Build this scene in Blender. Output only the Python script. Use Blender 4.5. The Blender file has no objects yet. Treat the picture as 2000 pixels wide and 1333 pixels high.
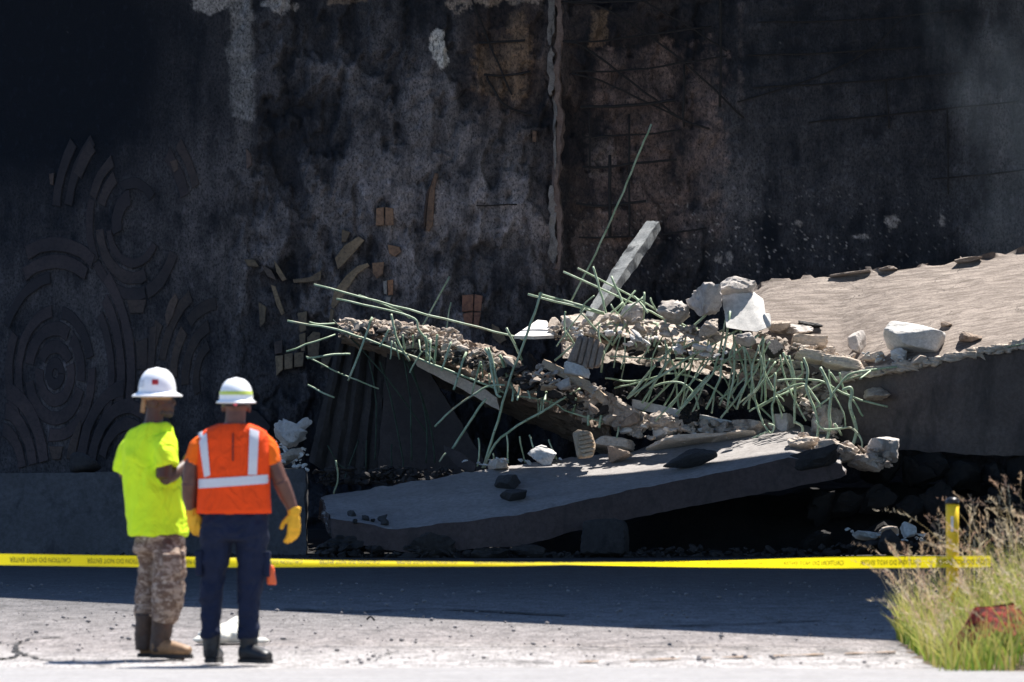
import bpy, bmesh, math, random
import numpy as np
from mathutils import Vector, Matrix

# ------------------------------------------------------------------ camera, sky, sun, exposure
scene = bpy.context.scene
COL = scene.collection
F = 15600.0          # focal length in pixels of a 2000 px wide frame
CZ = 2.0             # height of the lens above the road
def P(px, py, Y):
    """photo pixel at distance Y (m) -> world point"""
    return Vector(((px - 1000.0) / F * Y, Y, CZ - (py - 666.5) / F * Y))

cam_data = bpy.data.cameras.new('camera')
cam = bpy.data.objects.new('camera', cam_data)
COL.objects.link(cam)
cam.location = (0, 0, CZ)
cam.rotation_euler = (math.radians(90), 0, 0)
cam_data.sensor_width = 36.0
cam_data.lens = 36.0 * F / 2000.0
cam_data.clip_start = 0.5
cam_data.clip_end = 4000.0
cam_data.dof.use_dof = True
cam_data.dof.focus_distance = 75.0
cam_data.dof.aperture_fstop = 5.6
scene.camera = cam

SUN = Vector((0.29, 0.30, 0.91)).normalized()      # towards the sun: high, behind the wall and to the right
world = bpy.data.worlds.new('World')
scene.world = world
world.use_nodes = True
wn = world.node_tree
bg = wn.nodes['Background']
sky = wn.nodes.new('ShaderNodeTexSky')
sky.sky_type = 'NISHITA'
sky.sun_disc = False
sky.sun_elevation = math.asin(SUN.z)
sky.sun_rotation = math.atan2(SUN.x, SUN.y)
sky.air_density = 1.0
sky.dust_density = 0.25
sky.ozone_density = 3.5
tint = wn.nodes.new('ShaderNodeMix'); tint.data_type = 'RGBA'; tint.blend_type = 'MULTIPLY'; tint.inputs[0].default_value = 1.0
tint.inputs[7].default_value = (0.87, 0.975, 1.12, 1)        # white balance of the open shade
wn.links.new(sky.outputs[0], tint.inputs[6]); wn.links.new(tint.outputs[2], bg.inputs[0])
bg.inputs[1].default_value = 0.07
sun_data = bpy.data.lights.new('sun', 'SUN')
sun_data.energy = 4.6
sun_data.angle = math.radians(0.53)
sun_data.color = (1.0, 0.955, 0.90)
sun = bpy.data.objects.new('sun', sun_data)
COL.objects.link(sun)
sun.rotation_euler = SUN.to_track_quat('Z', 'Y').to_euler()
scene.view_settings.view_transform = 'Standard'
scene.view_settings.look = 'None'
scene.view_settings.exposure = 1.3
scene.view_settings.gamma = 1.0
scene.view_settings.use_curve_mapping = False
scene.cycles.use_denoising = True
scene.cycles.max_bounces = 8
scene.cycles.diffuse_bounces = 5
scene.cycles.volume_step_rate = 3.0
scene.cycles.sample_clamp_indirect = 6.0

# ------------------------------------------------------------------ numpy noise
_rng = np.random.RandomState(7)
_perm = np.tile(_rng.permutation(256), 3)
_g = _rng.normal(size=(256, 3)); _g /= np.linalg.norm(_g, axis=1)[:, None]
def perlin(p):
    p = np.asarray(p, dtype=np.float64)
    i = np.floor(p).astype(np.int64); f = p - i; i &= 255
    u = f * f * f * (f * (f * 6 - 15) + 10)
    def corner(a, b, c):
        h = _perm[_perm[_perm[i[:, 0] + a] + i[:, 1] + b] + i[:, 2] + c]
        g = _g[h]
        return g[:, 0] * (f[:, 0] - a) + g[:, 1] * (f[:, 1] - b) + g[:, 2] * (f[:, 2] - c)
    def L(a, b, t): return a + (b - a) * t
    x0 = L(L(corner(0,0,0), corner(1,0,0), u[:,0]), L(corner(0,1,0), corner(1,1,0), u[:,0]), u[:,1])
    x1 = L(L(corner(0,0,1), corner(1,0,1), u[:,0]), L(corner(0,1,1), corner(1,1,1), u[:,0]), u[:,1])
    return L(x0, x1, u[:,2]) * 1.5
def fbm(p, octaves=4, gain=0.5, lac=2.03, seed=0.0):
    p = np.asarray(p, dtype=np.float64) + seed * 17.31
    out = np.zeros(len(p)); a = 1.0; t = 0.0
    for _ in range(octaves):
        out += a * perlin(p); t += a; a *= gain; p = p * lac + 5.2
    return out / t
def sstep(a, b, x):
    t = np.clip((x - a) / (b - a), 0, 1); return t * t * (3 - 2 * t)

# ------------------------------------------------------------------ object helpers
def link(o, parent=None):
    COL.objects.link(o)
    if parent is not None: o.parent = parent
    return o
def tag(o, label=None, cat=None, group=None, kind=None):
    if label: o['label'] = label
    if cat: o['category'] = cat
    if group: o['group'] = group
    if kind: o['kind'] = kind
    return o
def empty(name, loc=(0, 0, 0)):
    o = bpy.data.objects.new(name, None); o.empty_display_size = 0.2; o.location = loc
    return link(o)
def mesh_data(name, verts, faces, smooth=True, col=None):
    me = bpy.data.meshes.new(name)
    verts = np.asarray(verts, dtype=np.float32)
    if isinstance(faces, np.ndarray):
        k = faces.shape[1]; nf = len(faces)
        me.vertices.add(len(verts)); me.vertices.foreach_set('co', verts.ravel())
        me.loops.add(nf * k); me.loops.foreach_set('vertex_index', faces.astype(np.int32).ravel())
        me.polygons.add(nf); me.polygons.foreach_set('loop_start', np.arange(0, nf * k, k, dtype=np.int32))
        me.update(calc_edges=True); me.validate()
    else:
        me.from_pydata([tuple(v) for v in verts], [], [tuple(f) for f in faces]); me.update()
    if smooth is not None:
        me.polygons.foreach_set('use_smooth', np.full(len(me.polygons), bool(smooth)))
    if col is not None:
        at = me.color_attributes.new('col', 'FLOAT_COLOR', 'POINT')
        c = np.ones((len(verts), 4), dtype=np.float32); c[:, :3] = col
        at.data.foreach_set('color', c.ravel())
    return me
def mk(name, verts, faces, mat, parent=None, smooth=True, col=None):
    """world-space vertices -> object whose origin sits at its base"""
    verts = np.asarray(verts, dtype=np.float64)
    base = np.array([0., 0., 0.])
    if parent is None:
        base = np.array([verts[:, 0].mean(), verts[:, 1].mean(), verts[:, 2].min()])
        verts = verts - base
    else:
        base = None
        verts = verts - np.array(parent_world(parent))
    me = mesh_data(name, verts, faces, smooth, col)
    if mat: me.materials.append(mat)
    o = bpy.data.objects.new(name, me)
    if base is not None: o.location = base
    return link(o, parent)
def parent_world(p):
    v = Vector((0, 0, 0))
    while p is not None:
        v += p.location; p = p.parent
    return v
class MB:
    def __init__(s): s.v = []; s.f = []; s.n = 0; s.c = []
    def add(s, v, f, c=None):
        v = np.asarray(v, dtype=np.float64)
        s.v.append(v)
        s.f.extend([tuple(i + s.n for i in q) for q in f]); s.n += len(v)
        if c is not None: s.c.append(np.broadcast_to(np.asarray(c, dtype=np.float64), (len(v), 3)))
        return s
    def verts(s): return np.concatenate(s.v)
    def build(s, name, mat, parent=None, smooth=True):
        return mk(name, s.verts(), s.f, mat, parent, smooth, np.concatenate(s.c) if s.c else None)

def catmull(pts, sub=6):
    pts = [np.array(p, dtype=float) for p in pts]
    if len(pts) == 2 or sub <= 1: return np.array(pts)
    e = [2 * pts[0] - pts[1]] + pts + [2 * pts[-1] - pts[-2]]
    out = []
    for i in range(1, len(e) - 2):
        for k in range(sub):
            t = k / sub
            out.append(0.5 * (2 * e[i] + (e[i+1] - e[i-1]) * t + (2*e[i-1] - 5*e[i] + 4*e[i+1] - e[i+2]) * t*t
                              + (3*e[i] - e[i-1] - 3*e[i+1] + e[i+2]) * t**3))
    out.append(e[-2])
    return np.array(out)
def tube(pts, rad, n=8, up=(0, 0, 1)):
    """closed tube; rad: scalar, list of scalars or list of (ra, rb)"""
    pts = np.asarray(pts, dtype=float); m = len(pts)
    if np.isscalar(rad): rad = [rad] * m
    rad = [(r, r) if np.isscalar(r) else r for r in rad]
    t = np.gradient(pts, axis=0); t /= np.linalg.norm(t, axis=1)[:, None] + 1e-12
    up = np.array(up, dtype=float); v = []
    a0 = np.cross(t[0], up)
    if np.linalg.norm(a0) < 0.1: a0 = np.cross(t[0], (0, 1, 0))
    a0 /= np.linalg.norm(a0)
    ang = np.arange(n) * 2 * math.pi / n
    for i in range(m):
        a = a0 - t[i] * np.dot(a0, t[i]); a /= np.linalg.norm(a) + 1e-12; a0 = a
        b = np.cross(t[i], a)
        v.append(pts[i] + np.outer(np.cos(ang) * rad[i][0], a) + np.outer(np.sin(ang) * rad[i][1], b))
    v = np.concatenate(v); f = []
    for i in range(m - 1):
        for k in range(n):
            k2 = (k + 1) % n
            f.append((i*n + k, i*n + k2, (i+1)*n + k2, (i+1)*n + k))
    f.append(tuple(range(n - 1, -1, -1))); f.append(tuple((m-1)*n + k for k in range(n)))
    return v, f
def box_vf(c, s, rot=None):
    c = np.array(c, dtype=float); h = np.array(s, dtype=float) / 2
    v = np.array([(x, y, z) for x in (-1, 1) for y in (-1, 1) for z in (-1, 1)], dtype=float) * h
    if rot is not None: v = v @ np.array(rot).T
    f = [(0,1,3,2), (4,6,7,5), (0,4,5,1), (2,3,7,6), (0,2,6,4), (1,5,7,3)]
    return v + c, f

# ------------------------------------------------------------------ materials
def new_mat(name):
    m = bpy.data.materials.new(name); m.use_nodes = True
    nt = m.node_tree; b = nt.nodes['Principled BSDF']
    return m, nt, b
def N(nt, t, **kw):
    n = nt.nodes.new(t)
    for k, v in kw.items():
        if k in n.inputs.keys() if isinstance(k, str) else False: n.inputs[k].default_value = v
        else: setattr(n, k, v)
    return n
def noise(nt, co, scale, detail=6.0, rough=0.6, dist=0.0):
    n = nt.nodes.new('ShaderNodeTexNoise')
    n.inputs['Scale'].default_value = scale; n.inputs['Detail'].default_value = detail
    n.inputs['Roughness'].default_value = rough; n.inputs['Distortion'].default_value = dist
    nt.links.new(co, n.inputs['Vector']); return n.outputs['Fac']
def ramp(nt, fac, stops):
    r = nt.nodes.new('ShaderNodeValToRGB'); e = r.color_ramp.elements
    while len(e) < len(stops): e.new(0.5)
    for k, (p, c) in enumerate(stops):
        e[k].position = p
        e[k].color = (c, c, c, 1) if np.isscalar(c) else (*c, 1)
    nt.links.new(fac, r.inputs[0]); return r.outputs[0]
def mixc(nt, fac, a, b, mode='MIX'):
    m = nt.nodes.new('ShaderNodeMix'); m.data_type = 'RGBA'; m.blend_type = mode
    for s, v in ((0, fac), (6, a), (7, b)):
        if hasattr(v, 'is_output'): nt.links.new(v, m.inputs[s])
        elif s == 0: m.inputs[0].default_value = v
        else: m.inputs[s].default_value = (*v, 1)
    return m.outputs[2]
def coords(nt, scale=None, obj=False):
    if obj: o = nt.nodes.new('ShaderNodeTexCoord').outputs['Object']
    else: o = nt.nodes.new('ShaderNodeNewGeometry').outputs['Position']
    if scale is not None:
        mp = nt.nodes.new('ShaderNodeMapping'); mp.inputs['Scale'].default_value = scale
        nt.links.new(o, mp.inputs['Vector']); o = mp.outputs[0]
    return o
def bump(nt, b, h, strength, dist):
    bp = nt.nodes.new('ShaderNodeBump'); bp.inputs['Strength'].default_value = strength
    bp.inputs['Distance'].default_value = dist
    nt.links.new(h, bp.inputs['Height']); nt.links.new(bp.outputs[0], b.inputs['Normal'])
def concrete(name, light, dark, stain=None, scale=1.0, rough=0.92, bumpd=0.012, stain_at=(0.52, 0.66), attr=False):
    m, nt, b = new_mat(name)
    co = coords(nt)
    n1 = noise(nt, co, 2.3 * scale, 7, 0.62)
    n2 = noise(nt, co, 24 * scale, 5, 0.65)
    n3 = noise(nt, co, 90 * scale, 3, 0.6)
    base = mixc(nt, ramp(nt, n1, [(0.33, 0), (0.68, 1)]), dark, light)
    base = mixc(nt, ramp(nt, n2, [(0.36, 0.55), (0.62, 0.0)]), base, tuple(c * 0.62 for c in dark))
    base = mixc(nt, ramp(nt, n3, [(0.3, 0.35), (0.5, 0.0)]), base, tuple(c * 0.5 for c in dark))
    if stain is not None:
        ns = noise(nt, coords(nt, (1, 1, 0.45)), 3.4 * scale, 8, 0.68, 0.4)
        base = mixc(nt, ramp(nt, ns, [(stain_at[0], 0), (stain_at[1], 0.92)]), base, stain)
    if attr:
        a = nt.nodes.new('ShaderNodeAttribute'); a.attribute_name = 'col'
        base = mixc(nt, 1.0, base, a.outputs['Color'], 'MULTIPLY')
    nt.links.new(base, b.inputs['Base Color'])
    b.inputs['Roughness'].default_value = rough
    b.inputs['Specular IOR Level'].default_value = 0.3
    h = mixc(nt, 0.5, n2, n3)
    bump(nt, b, h, 0.7, bumpd)
    return m
def paint(name, color, rough=0.5, var=0.12, scale=30, spec=0.4, bumpd=0.0):
    m, nt, b = new_mat(name)
    n1 = noise(nt, coords(nt), scale, 5, 0.6)
    c = mixc(nt, ramp(nt, n1, [(0.35, 1.0), (0.7, 0.0)]), color, tuple(x * (1 - var * 2.2) for x in color))
    nt.links.new(c, b.inputs['Base Color']); b.inputs['Roughness'].default_value = rough
    b.inputs['Specular IOR Level'].default_value = spec
    if bumpd: bump(nt, b, n1, 0.6, bumpd)
    return m

M = {}
M['concrete'] = concrete('weathered_concrete', (0.66, 0.62, 0.58), (0.47, 0.43, 0.40), (0.25, 0.22, 0.20))
M['deck_top'] = concrete('tan_deck_concrete', (0.43, 0.365, 0.325), (0.33, 0.275, 0.245), (0.25, 0.20, 0.175), scale=0.7, bumpd=0.01)
def deck_mat():
    m, nt, b = new_mat('tan_tined_deck')
    st = noise(nt, coords(nt, (0.35, 2.6, 2.6)), 9, 5, 0.65, 0.5); n1 = noise(nt, coords(nt), 2.0, 6, 0.65); n2 = noise(nt, coords(nt), 40, 4, 0.7)
    c = mixc(nt, ramp(nt, n1, [(0.33, 0), (0.66, 1)]), (0.25, 0.21, 0.182), (0.345, 0.295, 0.255))
    c = mixc(nt, ramp(nt, st, [(0.38, 0.85), (0.60, 0)]), c, (0.13, 0.106, 0.09)); c = mixc(nt, ramp(nt, n2, [(0.33, 0.6), (0.5, 0)]), c, (0.10, 0.08, 0.072))
    vo = nt.nodes.new('ShaderNodeTexVoronoi'); vo.feature = 'DISTANCE_TO_EDGE'; vo.inputs['Scale'].default_value = 0.75
    nz = nt.nodes.new('ShaderNodeTexNoise'); nz.inputs['Scale'].default_value = 2.2; nz.inputs['Detail'].default_value = 6; nt.links.new(coords(nt), nz.inputs['Vector'])
    va = nt.nodes.new('ShaderNodeVectorMath'); va.operation = 'MULTIPLY_ADD'; va.inputs[1].default_value = (1.9, 1.9, 1.9)
    nt.links.new(nz.outputs['Color'], va.inputs[0]); nt.links.new(coords(nt), va.inputs[2]); nt.links.new(va.outputs[0], vo.inputs['Vector'])
    ck = mixc(nt, 1.0, ramp(nt, vo.outputs['Distance'], [(0.0, 0.95), (0.012, 0.0)]), ramp(nt, n1, [(0.47, 0), (0.56, 1)]), 'MULTIPLY')
    c = mixc(nt, ck, c, (0.05, 0.04, 0.035))
    nt.links.new(c, b.inputs['Base Color']); b.inputs['Roughness'].default_value = 0.9; b.inputs['Specular IOR Level'].default_value = 0.3
    bump(nt, b, mixc(nt, 0.5, st, n2), 0.8, 0.012); return m
M['deck_top'] = deck_mat()
M['fracture'] = concrete('fractured_concrete', (0.66, 0.58, 0.50), (0.45, 0.38, 0.32), (0.16, 0.13, 0.11), scale=2.2, bumpd=0.02, stain_at=(0.5, 0.66))
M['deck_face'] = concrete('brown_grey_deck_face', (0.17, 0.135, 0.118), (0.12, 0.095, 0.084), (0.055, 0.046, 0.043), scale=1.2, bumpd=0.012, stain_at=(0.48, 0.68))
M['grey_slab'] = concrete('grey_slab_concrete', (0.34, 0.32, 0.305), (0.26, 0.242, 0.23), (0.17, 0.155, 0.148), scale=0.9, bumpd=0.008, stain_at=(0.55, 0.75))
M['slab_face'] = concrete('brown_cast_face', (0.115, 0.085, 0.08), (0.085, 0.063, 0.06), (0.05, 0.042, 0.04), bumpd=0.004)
M['white_conc'] = concrete('pale_fresh_concrete', (0.78, 0.76, 0.73), (0.60, 0.58, 0.55), (0.38, 0.36, 0.34), scale=1.6, bumpd=0.012, stain_at=(0.56, 0.75))
M['pale_smooth'] = concrete('pale_smooth_concrete', (0.76, 0.74, 0.71), (0.66, 0.64, 0.61), None, bumpd=0.004)
M['tan_plate'] = concrete('tan_plate_concrete', (0.70, 0.60, 0.50), (0.55, 0.46, 0.375), (0.33, 0.26, 0.205), scale=1.5, bumpd=0.008, stain_at=(0.56, 0.72))
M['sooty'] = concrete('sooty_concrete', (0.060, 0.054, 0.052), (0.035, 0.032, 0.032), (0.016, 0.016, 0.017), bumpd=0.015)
M['panel'] = concrete('smoked_panel', (0.07, 0.060, 0.060), (0.05, 0.044, 0.045), (0.04, 0.037, 0.038), bumpd=0.004, scale=0.8)
M['barrier'] = concrete('barrier_concrete', (0.12, 0.115, 0.115), (0.085, 0.08, 0.08), (0.045, 0.043, 0.045), bumpd=0.006)
M['asphalt_lump'] = concrete('asphalt_lump', (0.075, 0.075, 0.078), (0.045, 0.045, 0.048), None, scale=2.0, bumpd=0.02)
M['shade_dark_rock'] = concrete('shade_dark_rock', (0.030, 0.027, 0.026), (0.018, 0.017, 0.017), (0.010, 0.010, 0.011), bumpd=0.02)  # rock darkened so the space under the slabs reads as deep shade
M['rust_brown'] = concrete('brown_fragment', (0.44, 0.35, 0.28), (0.29, 0.225, 0.18), (0.12, 0.095, 0.08), scale=2, bumpd=0.012)
M['wood'] = concrete('splintered_timber', (0.62, 0.49, 0.35), (0.46, 0.345, 0.24), (0.25, 0.18, 0.12), scale=3, bumpd=0.01)

def rebar_mat():
    m, nt, b = new_mat('green_epoxy_rebar')
    co = coords(nt)
    n1 = noise(nt, co, 9, 5, 0.65); n2 = noise(nt, co, 45, 3, 0.6)
    c = mixc(nt, ramp(nt, n1, [(0.35, 0), (0.65, 1)]), (0.24, 0.34, 0.20), (0.44, 0.53, 0.38))
    c = mixc(nt, ramp(nt, n2, [(0.60, 0), (0.68, 0.85)]), c, (0.10, 0.09, 0.065))
    c = mixc(nt, ramp(nt, noise(nt, co, 3.1, 3, 0.5), [(0.60, 0), (0.70, 0.7)]), c, (0.33, 0.30, 0.2))
    nt.links.new(c, b.inputs['Base Color']); b.inputs['Roughness'].default_value = 0.5
    bump(nt, b, n2, 0.5, 0.004)
    return m
M['rebar'] = rebar_mat()
M['shaded_rebar'] = paint('shaded_green_rebar', (0.045, 0.080, 0.055), 0.7, 0.3, 12)  # darker copy of the green rebar, shade put into its colour
M['burnt_bar'] = paint('burnt_bar', (0.022, 0.021, 0.022), 0.8, 0.2)
M['soot_black'] = paint('charred_black', (0.014, 0.014, 0.015), 0.75, 0.3, bumpd=0.01)

# ------------------------------------------------------------------ shape generators
_ico = {}
def ico(sub):
    if sub not in _ico:
        bm = bmesh.new(); bmesh.ops.create_icosphere(bm, subdivisions=sub, radius=1.0)
        v = np.array([q.co[:] for q in bm.verts]); v /= np.linalg.norm(v, axis=1)[:, None]
        f = np.array([[q.index for q in p.verts] for p in bm.faces]); bm.free()
        _ico[sub] = (v, f)
    return _ico[sub]
def rock_vf(size, seed, sub=3, rough=0.06, extra=5, sharp=44, jitter=0.42):
    r = np.random.RandomState(seed)
    d, f = ico(sub)
    nrm = [np.eye(3)[k] * s for k in range(3) for s in (-1, 1)]
    nrm = [n + r.normal(size=3) * jitter for n in nrm]
    h = list(r.uniform(0.82, 1.0, 6))
    for _ in range(extra):
        q = r.normal(size=3); nrm.append(q); h.append(r.uniform(0.92, 1.22))
    nrm = np.array(nrm); nrm /= np.linalg.norm(nrm, axis=1)[:, None]; h = np.array(h)
    k = np.clip(d @ nrm.T / h, 0, None)
    rad = (k ** sharp).sum(1) ** (-1.0 / sharp)
    p = d * rad[:, None]
    if sub >= 3:
        p *= (1 + rough * 1.5 * fbm(p * 2.1, 2, seed=seed) - rough * 1.3 * np.abs(fbm(p * 3.6, 3, 0.6, seed=seed + 3)) + rough * 0.9 * fbm(p * 9.0, 3, 0.65, seed=seed + 5))[:, None]
    else:
        p *= (1 + rough * 1.6 * fbm(d * 1.7, 2, seed=seed))[:, None]
    s = np.array(size) / 2.0
    p = p * s / np.abs(p).max(0)
    return p, f
def rotm(rx, ry, rz):
    return np.array(Matrix.Rotation(math.radians(rz), 3, 'Z') @ Matrix.Rotation(math.radians(ry), 3, 'Y') @ Matrix.Rotation(math.radians(rx), 3, 'X'))
def chunk(name, px, py, Y, w, h, d, seed, mat, label, cat='concrete chunk', roll=0, rx=-16, rz=0, sub=4, rough=0.06, extra=8, sharp=50, jitter=0.4, group=None, parent=None):
    """broken lump: centre pixel, width/height in photo pixels, depth in metres; roll = tilt in the picture plane"""
    s = Y / F
    v, f = rock_vf((w * s, d, h * s), seed, sub, rough, extra, sharp, jitter)
    v = v @ rotm(rx, roll, rz).T + np.array(P(px, py, Y))
    o = mk(name, v, f, M[mat], parent, True)
    o.data.set_sharp_from_angle(angle=math.radians(34))
    if parent is None: tag(o, label, cat, group)
    return o
def slab_vf(stations, ds=0.05, amp=(0.004, 0.01, 0.03, 0.01, 0.03), seed=0, freq=6.0, lump=0.0):
    """stations: [FT, FB, BB, BT] world points; amp = top, front, back, bottom, ends"""
    st = np.array([[np.array(p, dtype=float) for p in s] for s in stations])
    xs = [st[0]]
    for a, b in zip(st[:-1], st[1:]):
        n = max(1, int(np.linalg.norm(a - b, axis=1).max() / ds))
        for k in range(1, n + 1): xs.append(a + (b - a) * k / n)
    xs = np.array(xs); m = len(xs)
    mid = st.mean(0)
    cnt = [max(1, int(np.linalg.norm(st[:, k] - st[:, (k+1) % 4], axis=1).max() / ds)) for k in range(4)]
    ring_amp = []; v = []
    am = [amp[1], amp[3], amp[2], amp[0]]     # edges FT-FB front, FB-BB bottom, BB-BT back, BT-FT top
    ring = []
    for k in range(4):
        for q in range(cnt[k]):
            ring.append((k, q / cnt[k])); a = am[k]
            if q == 0: a = max(am[k], am[k-1])
            ring_amp.append(a)
    n = len(ring); ring_amp = np.array(ring_amp)
    V = np.zeros((m, n, 3)); A = np.tile(ring_amp, (m, 1))
    for j, (k, t) in enumerate(ring): V[:, j] = xs[:, k] * (1 - t) + xs[:, (k+1) % 4] * t
    A[0] = np.maximum(A[0], amp[4]); A[-1] = np.maximum(A[-1], amp[4])
    idx = np.arange(m * n).reshape(m, n); f = []
    i0 = idx[:-1]; i1 = idx[1:]
    q = np.stack([i0, np.roll(i0, -1, 1), np.roll(i1, -1, 1), i1], -1).reshape(-1, 4)
    f = [tuple(x) for x in q]
    verts = [V.reshape(-1, 3)]; amps = [A.reshape(-1)]; base = m * n
    # caps: concentric rings shrinking to the centre
    for e, end in ((0, V[0]), (m - 1, V[-1])):
        c = end.mean(0); prev = idx[e]; steps = max(2, min(6, cnt[0]))
        for s in range(1, steps):
            t = s / steps; r = end * (1 - t) + c * t
            verts.append(r); amps.append(np.full(n, amp[4])); cur = np.arange(base, base + n); base += n
            for k in range(n):
                k2 = (k + 1) % n
                qd = (prev[k], cur[k], cur[k2], prev[k2])
                f.append(qd if e == 0 else qd[::-1])
            prev = cur
        verts.append(c[None]); amps.append(np.array([amp[4]])); ci = base; base += 1
        for k in range(n):
            k2 = (k + 1) % n
            f.append((prev[k], ci, prev[k2]) if e == 0 else (prev[k2], ci, prev[k]))
    v = np.concatenate(verts); a = np.concatenate(amps)
    d = np.stack([fbm(v * freq, 4, 0.6, seed=seed + s) for s in (0.1, 1.3, 2.7)], 1)
    if lump:
        w = np.abs(fbm(v * freq * 2.2, 3, 0.6, seed=seed + 5))
        d = d * (0.6 + lump * w[:, None])
        d += 0.45 * np.stack([fbm(v * freq * 5.5, 3, 0.7, seed=seed + s) for s in (7.1, 8.3, 9.7)], 1)
    return v + d * a[:, None] * 2.0, f
def slab(name, stations, mat, label=None, cat='concrete slab', parent=None, mats=None, **kw):
    v, f = slab_vf(stations, **kw)
    o = mk(name, v, f, M[mat], parent, True)
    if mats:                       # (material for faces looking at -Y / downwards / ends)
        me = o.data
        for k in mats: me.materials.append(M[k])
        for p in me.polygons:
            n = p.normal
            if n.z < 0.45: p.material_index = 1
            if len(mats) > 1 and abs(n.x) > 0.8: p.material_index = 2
    if hasattr(o.data, 'set_sharp_from_angle'): o.data.set_sharp_from_angle(angle=math.radians(42))
    if parent is None: tag(o, label, cat)
    return o
def S(ft, fb, Yf, Yb, rise=0.0, bt=None, bb=None):
    """station from front-top and front-bottom pixels at depth Yf; the back follows at Yb (rise m higher) unless given as pixels"""
    FT = P(*ft, Yf); FB = P(*fb, Yf)
    BT = P(*bt, Yb) if bt else Vector((FT.x, Yb, FT.z + rise))
    BB = P(*bb, Yb) if bb else BT + (FB - FT)
    return [FT, FB, BB, BT]
_bar_seed = [0]
def bar(pts, Y, parent, r=0.0135, Y2=None, mat='rebar', name='rebar', jag=0.03, n=7):
    """bent reinforcing bar through photo pixels, depth running from Y to Y2"""
    _bar_seed[0] += 1; rr = np.random.RandomState(_bar_seed[0])
    if Y2 is None: Y2 = Y + rr.uniform(-0.12, 0.12)
    L = [0.0]
    for a, b in zip(pts[:-1], pts[1:]): L.append(L[-1] + math.hypot(a[0]-b[0], a[1]-b[1]))
    w = [P(p[0], p[1], Y + (Y2 - Y) * l / L[-1]) for p, l in zip(pts, L)]
    c = catmull(w, 6)
    if len(c) == 2: c = np.array([c[0] + (c[1] - c[0]) * t for t in np.linspace(0, 1, 6)])
    c[1:-1] += np.stack([fbm(c[1:-1] * 5, 2, seed=_bar_seed[0] + k) for k in (0.1, 0.4, 0.7)], 1) * 0.014
    v, f = tube(c, r * (0.84 if 'rebar' in mat else 1), n)
    return mk(name, v, f, M[mat], parent)

# ------------------------------------------------------------------ the ground
def road_mat():
    m, nt, b = new_mat('dusty_asphalt')
    co = coords(nt)
    big = noise(nt, coords(nt, (0.55, 0.16, 1)), 1.0, 5, 0.6)
    mid = noise(nt, coords(nt, (1.0, 0.35, 1)), 5.0, 6, 0.7)
    fine = noise(nt, coords(nt, (1, 0.11, 1)), 34, 4, 0.75)
    grain = noise(nt, coords(nt, (1, 0.10, 1)), 95, 2, 0.6)
    sep = nt.nodes.new('ShaderNodeSeparateXYZ'); nt.links.new(co, sep.inputs[0])
    # lanes: distance from the lens, wobbling: worn pale strip, gravelly strip, soot and painted shade towards the wall
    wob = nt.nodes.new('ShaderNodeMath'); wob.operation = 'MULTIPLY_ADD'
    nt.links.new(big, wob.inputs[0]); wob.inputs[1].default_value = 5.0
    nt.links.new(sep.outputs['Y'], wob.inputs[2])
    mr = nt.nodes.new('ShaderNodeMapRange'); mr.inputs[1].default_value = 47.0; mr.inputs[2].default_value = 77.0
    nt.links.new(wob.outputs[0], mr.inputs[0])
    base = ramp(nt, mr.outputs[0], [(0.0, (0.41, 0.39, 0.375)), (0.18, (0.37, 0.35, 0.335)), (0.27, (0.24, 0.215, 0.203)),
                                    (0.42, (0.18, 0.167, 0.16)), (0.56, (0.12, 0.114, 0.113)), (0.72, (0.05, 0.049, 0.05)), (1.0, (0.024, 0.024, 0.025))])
    base = mixc(nt, ramp(nt, mid, [(0.36, 0.7), (0.52, 0.0)]), base, mixc(nt, 1.0, base, (0.45, 0.44, 0.43), 'MULTIPLY'))
    dust = mixc(nt, 1.0, base, (1.45, 1.45, 1.45), 'MULTIPLY')
    base = mixc(nt, ramp(nt, mid, [(0.55, 0.0), (0.68, 0.9)]), base, dust)
    base = mixc(nt, ramp(nt, fine, [(0.36, 0.85), (0.52, 0.0)]), base, mixc(nt, 1.0, base, (0.35, 0.33, 0.32), 'MULTIPLY'))
    base = mixc(nt, ramp(nt, grain, [(0.36, 0.6), (0.52, 0.0)]), base, mixc(nt, 1.0, base, (0.45, 0.42, 0.4), 'MULTIPLY'))
    # cracks
    vor = nt.nodes.new('ShaderNodeTexVoronoi'); vor.feature = 'DISTANCE_TO_EDGE'; vor.inputs['Scale'].default_value = 0.55
    wv = nt.nodes.new('ShaderNodeVectorMath'); wv.operation = 'MULTIPLY_ADD'
    nz = nt.nodes.new('ShaderNodeTexNoise'); nz.inputs['Scale'].default_value = 1.6; nz.inputs['Detail'].default_value = 5
    nt.links.new(co, nz.inputs['Vector']); nt.links.new(nz.outputs['Color'], wv.inputs[0])
    wv.inputs[1].default_value = (0.9, 0.9, 0.9); nt.links.new(coords(nt, (1, 0.7, 1)), wv.inputs[2])
    nt.links.new(wv.outputs[0], vor.inputs['Vector'])
    crack = ramp(nt, vor.outputs['Distance'], [(0.0, 0.8), (0.012, 0.0)])
    base = mixc(nt, crack, base, (0.03, 0.028, 0.027))
    nt.links.new(base, b.inputs['Base Color'])
    b.inputs['Roughness'].default_value = 0.8; b.inputs['Specular IOR Level'].default_value = 0.35
    bump(nt, b, mixc(nt, 0.5, fine, grain), 0.9, 0.012)
    return m
M['road'] = road_mat()
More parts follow.
